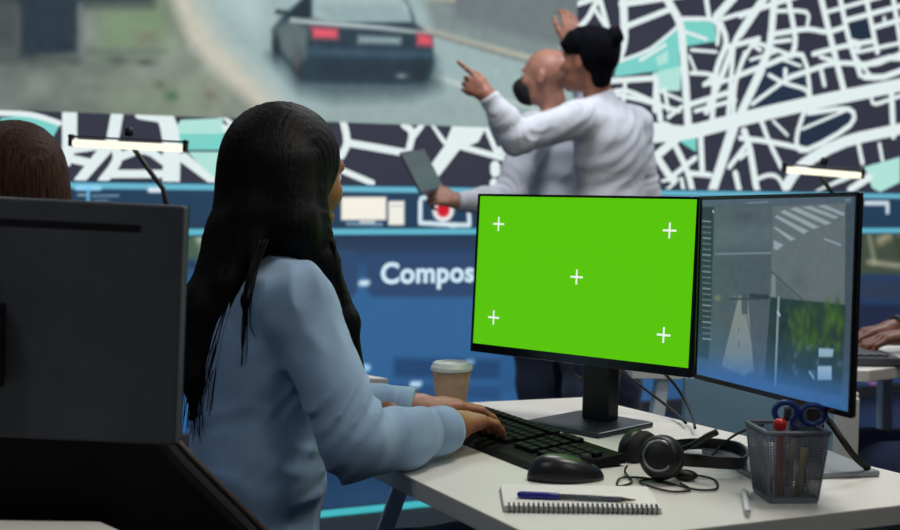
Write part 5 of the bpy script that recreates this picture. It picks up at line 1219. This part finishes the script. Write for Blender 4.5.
V, F_ = hair_mesh([(Wt(-.012, 0, .070), (.114, .100, .072), RT, .02), (Wt(-.044, 0, .030), (.084, .092, .080), RT, .02), (Wt(-.066, 0, -.050), (.038, .054, .055), RT, .03), (Wt(-.112, 0, .098), (.034, .036, .040), RT, .010), (Wt(.058, 0, .062), (.042, .070, .026), RT, .03)], .0055, .0028, 60, Wt(-.6, .5, .05), 4)
raw('turban', V, F_, mat('dark_turban_cloth', (10, 11, 17), .9, spec=.08, var=.15, scale=30, bump=.3, bscale=200), tman)
# bald man
JB = dict(root=(.43, 5.14, 0), look=(-.92, .38, .04), head=(.375, 5.10, 1.600), neck=(.425, 5.125, 1.435), pel=(.440, 5.145, .94), waist=(.438, 5.14, 1.08), rib=(.436, 5.135, 1.24),
  shL=(.318, 4.975, 1.378), shR=(.548, 5.285, 1.385), elL=(.222, 4.90, 1.095), wrL=(.030, 4.845, 1.095), elR=(.605, 5.47, 1.53), wrR=(.487, 5.36, 1.765),
  handL=((-.93, -.05, .25), (.1, -.75, -.55), (.1, .5, .8), [.9, 1.0, 1.0, 1.0], dict(thumb_in=.6)), handR=((.12, -.02, 1), (.5, -.8, .1), (-.85, -.4, .1), [.55, .6, .55, .5], dict(thumb_in=.3)))
legs(JB, (-.80, .60, 0), .10, False)
bman, RB = person('person', 'bald man with a black mouth covering and white shirt, holding a dark tablet', JB, dict(skin=skin('bald_man_skin', (172, 122, 104)), top=white_shirt, legs=navy), h=.0075, fold=.005, loose=1.2)
c = vec(*JB['head']); Wb = lambda x, y, z: c+x*RB[0]+y*RB[1]+z*RB[2]
V, F_ = hair_mesh([(Wb(.078, 0, -.046), (.058, .060, .046), RB, .02), (Wb(.068, 0, -.076), (.050, .052, .040), RB, .02)], .005, .0006, 5, Wb(0, 0, 0), 4, cut=lambda P: -((P-Wb(.030, 0, 0))@RB[0]))
raw('face_mask', V, F_, mat('black_mask_cloth', (14, 15, 19), .8, var=.1, scale=60), bman)
tb_ = thing('tablet', 'dark tablet held up by the bald man, seen almost edge on', 'tablet', TAB[0]); TM = frame(TAB[0], TAB[2], TAB[1]); TM = Matrix((Vector(TAB[2]).normalized(), Vector(TAB[1]).normalized(), Vector(TAB[2]).cross(Vector(TAB[1])).normalized())).transposed().to_4x4(); TM.translation = TAB[0]
MB().prism(rrect(.235, .175, .010), -.004, .004, TM, .0015).build('body', M['graphite'], tb_); MB().prism(rrect(.221, .160, .006), .0041, .0046, TM).build('screen', mat('tablet_glass', (84, 96, 98), .2), tb_); MB().prism(rrect(.221, .160, .006), -.0046, -.0041, TM).build('back_cover', mat('grey_tablet_cover', (84, 96, 104), .4), tb_)
# woman with brown hair, seen over the dark monitor
J2 = dict(root=(-.915, 2.51, 0), look=(-.34, .94, -.05), head=(-.905, 2.60, 1.150), neck=(-.900, 2.565, 1.0), pel=(-.915, 2.51, .535), waist=(-.91, 2.53, .69), rib=(-.905, 2.55, .84),
  shL=(-1.055, 2.495, .965), shR=(-.745, 2.64, .965), elL=(-1.14, 2.66, .785), elR=(-.78, 2.84, .785), wrL=(-1.12, 2.92, .775), wrR=(-.93, 3.01, .775),
  handL=((-.2, .97, -.05), (0, 0, 1), (.97, .2, 0), .5), handR=((-.5, .86, -.05), (0, 0, 1), (-.86, -.5, 0), .5))
legs(J2, (-.42, .90, 0))
w2, R2 = person('person', 'woman with chin-length brown hair seen from behind at the left edge', J2, dict(skin=skin('fair_skin', (190, 146, 124)), top=cloth('dark_blouse', (44, 50, 62)), legs=navy), h=.009, fem=True, hres=.004)
c = vec(*J2['head']); W2_ = lambda x, y, z: c+x*R2[0]+y*R2[1]+z*R2[2]
V, F_ = hair_mesh([(W2_(-.018, 0, .026), (.112, .102, .100), R2, .03), (W2_(-.045, 0, -.05), (.082, .104, .115), R2, .03), (W2_(-.03, .075, -.07), (.045, .030, .10), R2, .03), (W2_(-.03, -.075, -.07), (.045, .030, .10), R2, .03)], .0055, .0014, 34, W2_(-.01, 0, 0), 6)
raw('hair', V, F_, hair_mat('brown_hair', (32, 20, 15), (78, 50, 37)), w2)
# person at the right edge
J3 = dict(root=(1.53, 3.14, 0), look=(-.95, .2, -.2), head=(1.46, 3.14, 1.19), neck=(1.50, 3.14, 1.03), pel=(1.53, 3.14, .535), waist=(1.525, 3.14, .70), rib=(1.515, 3.14, .86),
  shL=(1.50, 2.965, .985), shR=(1.50, 3.315, .985), elL=(1.40, 3.02, .80), elR=(1.41, 3.36, .80), wrL=(1.175, 3.12, .795), wrR=(1.185, 3.30, .79),
  handL=((-.96, .10, -.10), (0, 0, 1), (.1, .96, 0), [.4, .5, .5, .5]), handR=((-.97, -.10, -.10), (0, 0, 1), (-.1, -.96, 0), [.4, .5, .5, .5]))
legs(J3, (-1, 0, 0), .07)
person('person', 'person at the right edge in dark clothes, hands on a keyboard', J3, dict(skin=skin('dark_skin', (112, 70, 54)), top=cloth('dark_jumper', (30, 34, 44)), legs=cloth('dark_blue_jeans', (26, 40, 82), .08)), h=.008)
k3 = thing('keyboard', 'keyboard on the desk behind the right monitor, under two hands', 'keyboard', (1.03, 3.22, .73))
MB().box((1.03, 3.22, .742), (.14, .42, .022), None, .004).build('body', M['graphite'], k3); b = MB()
for i in range(5):
    for j in range(18): b.box((.975+.0215*i, 3.03+.0225*j, .7555), (.018, .019, .008), None, .0015, seg=1)
b.build('keys', mat('grey_keycap', (70, 74, 82), .5), k3)
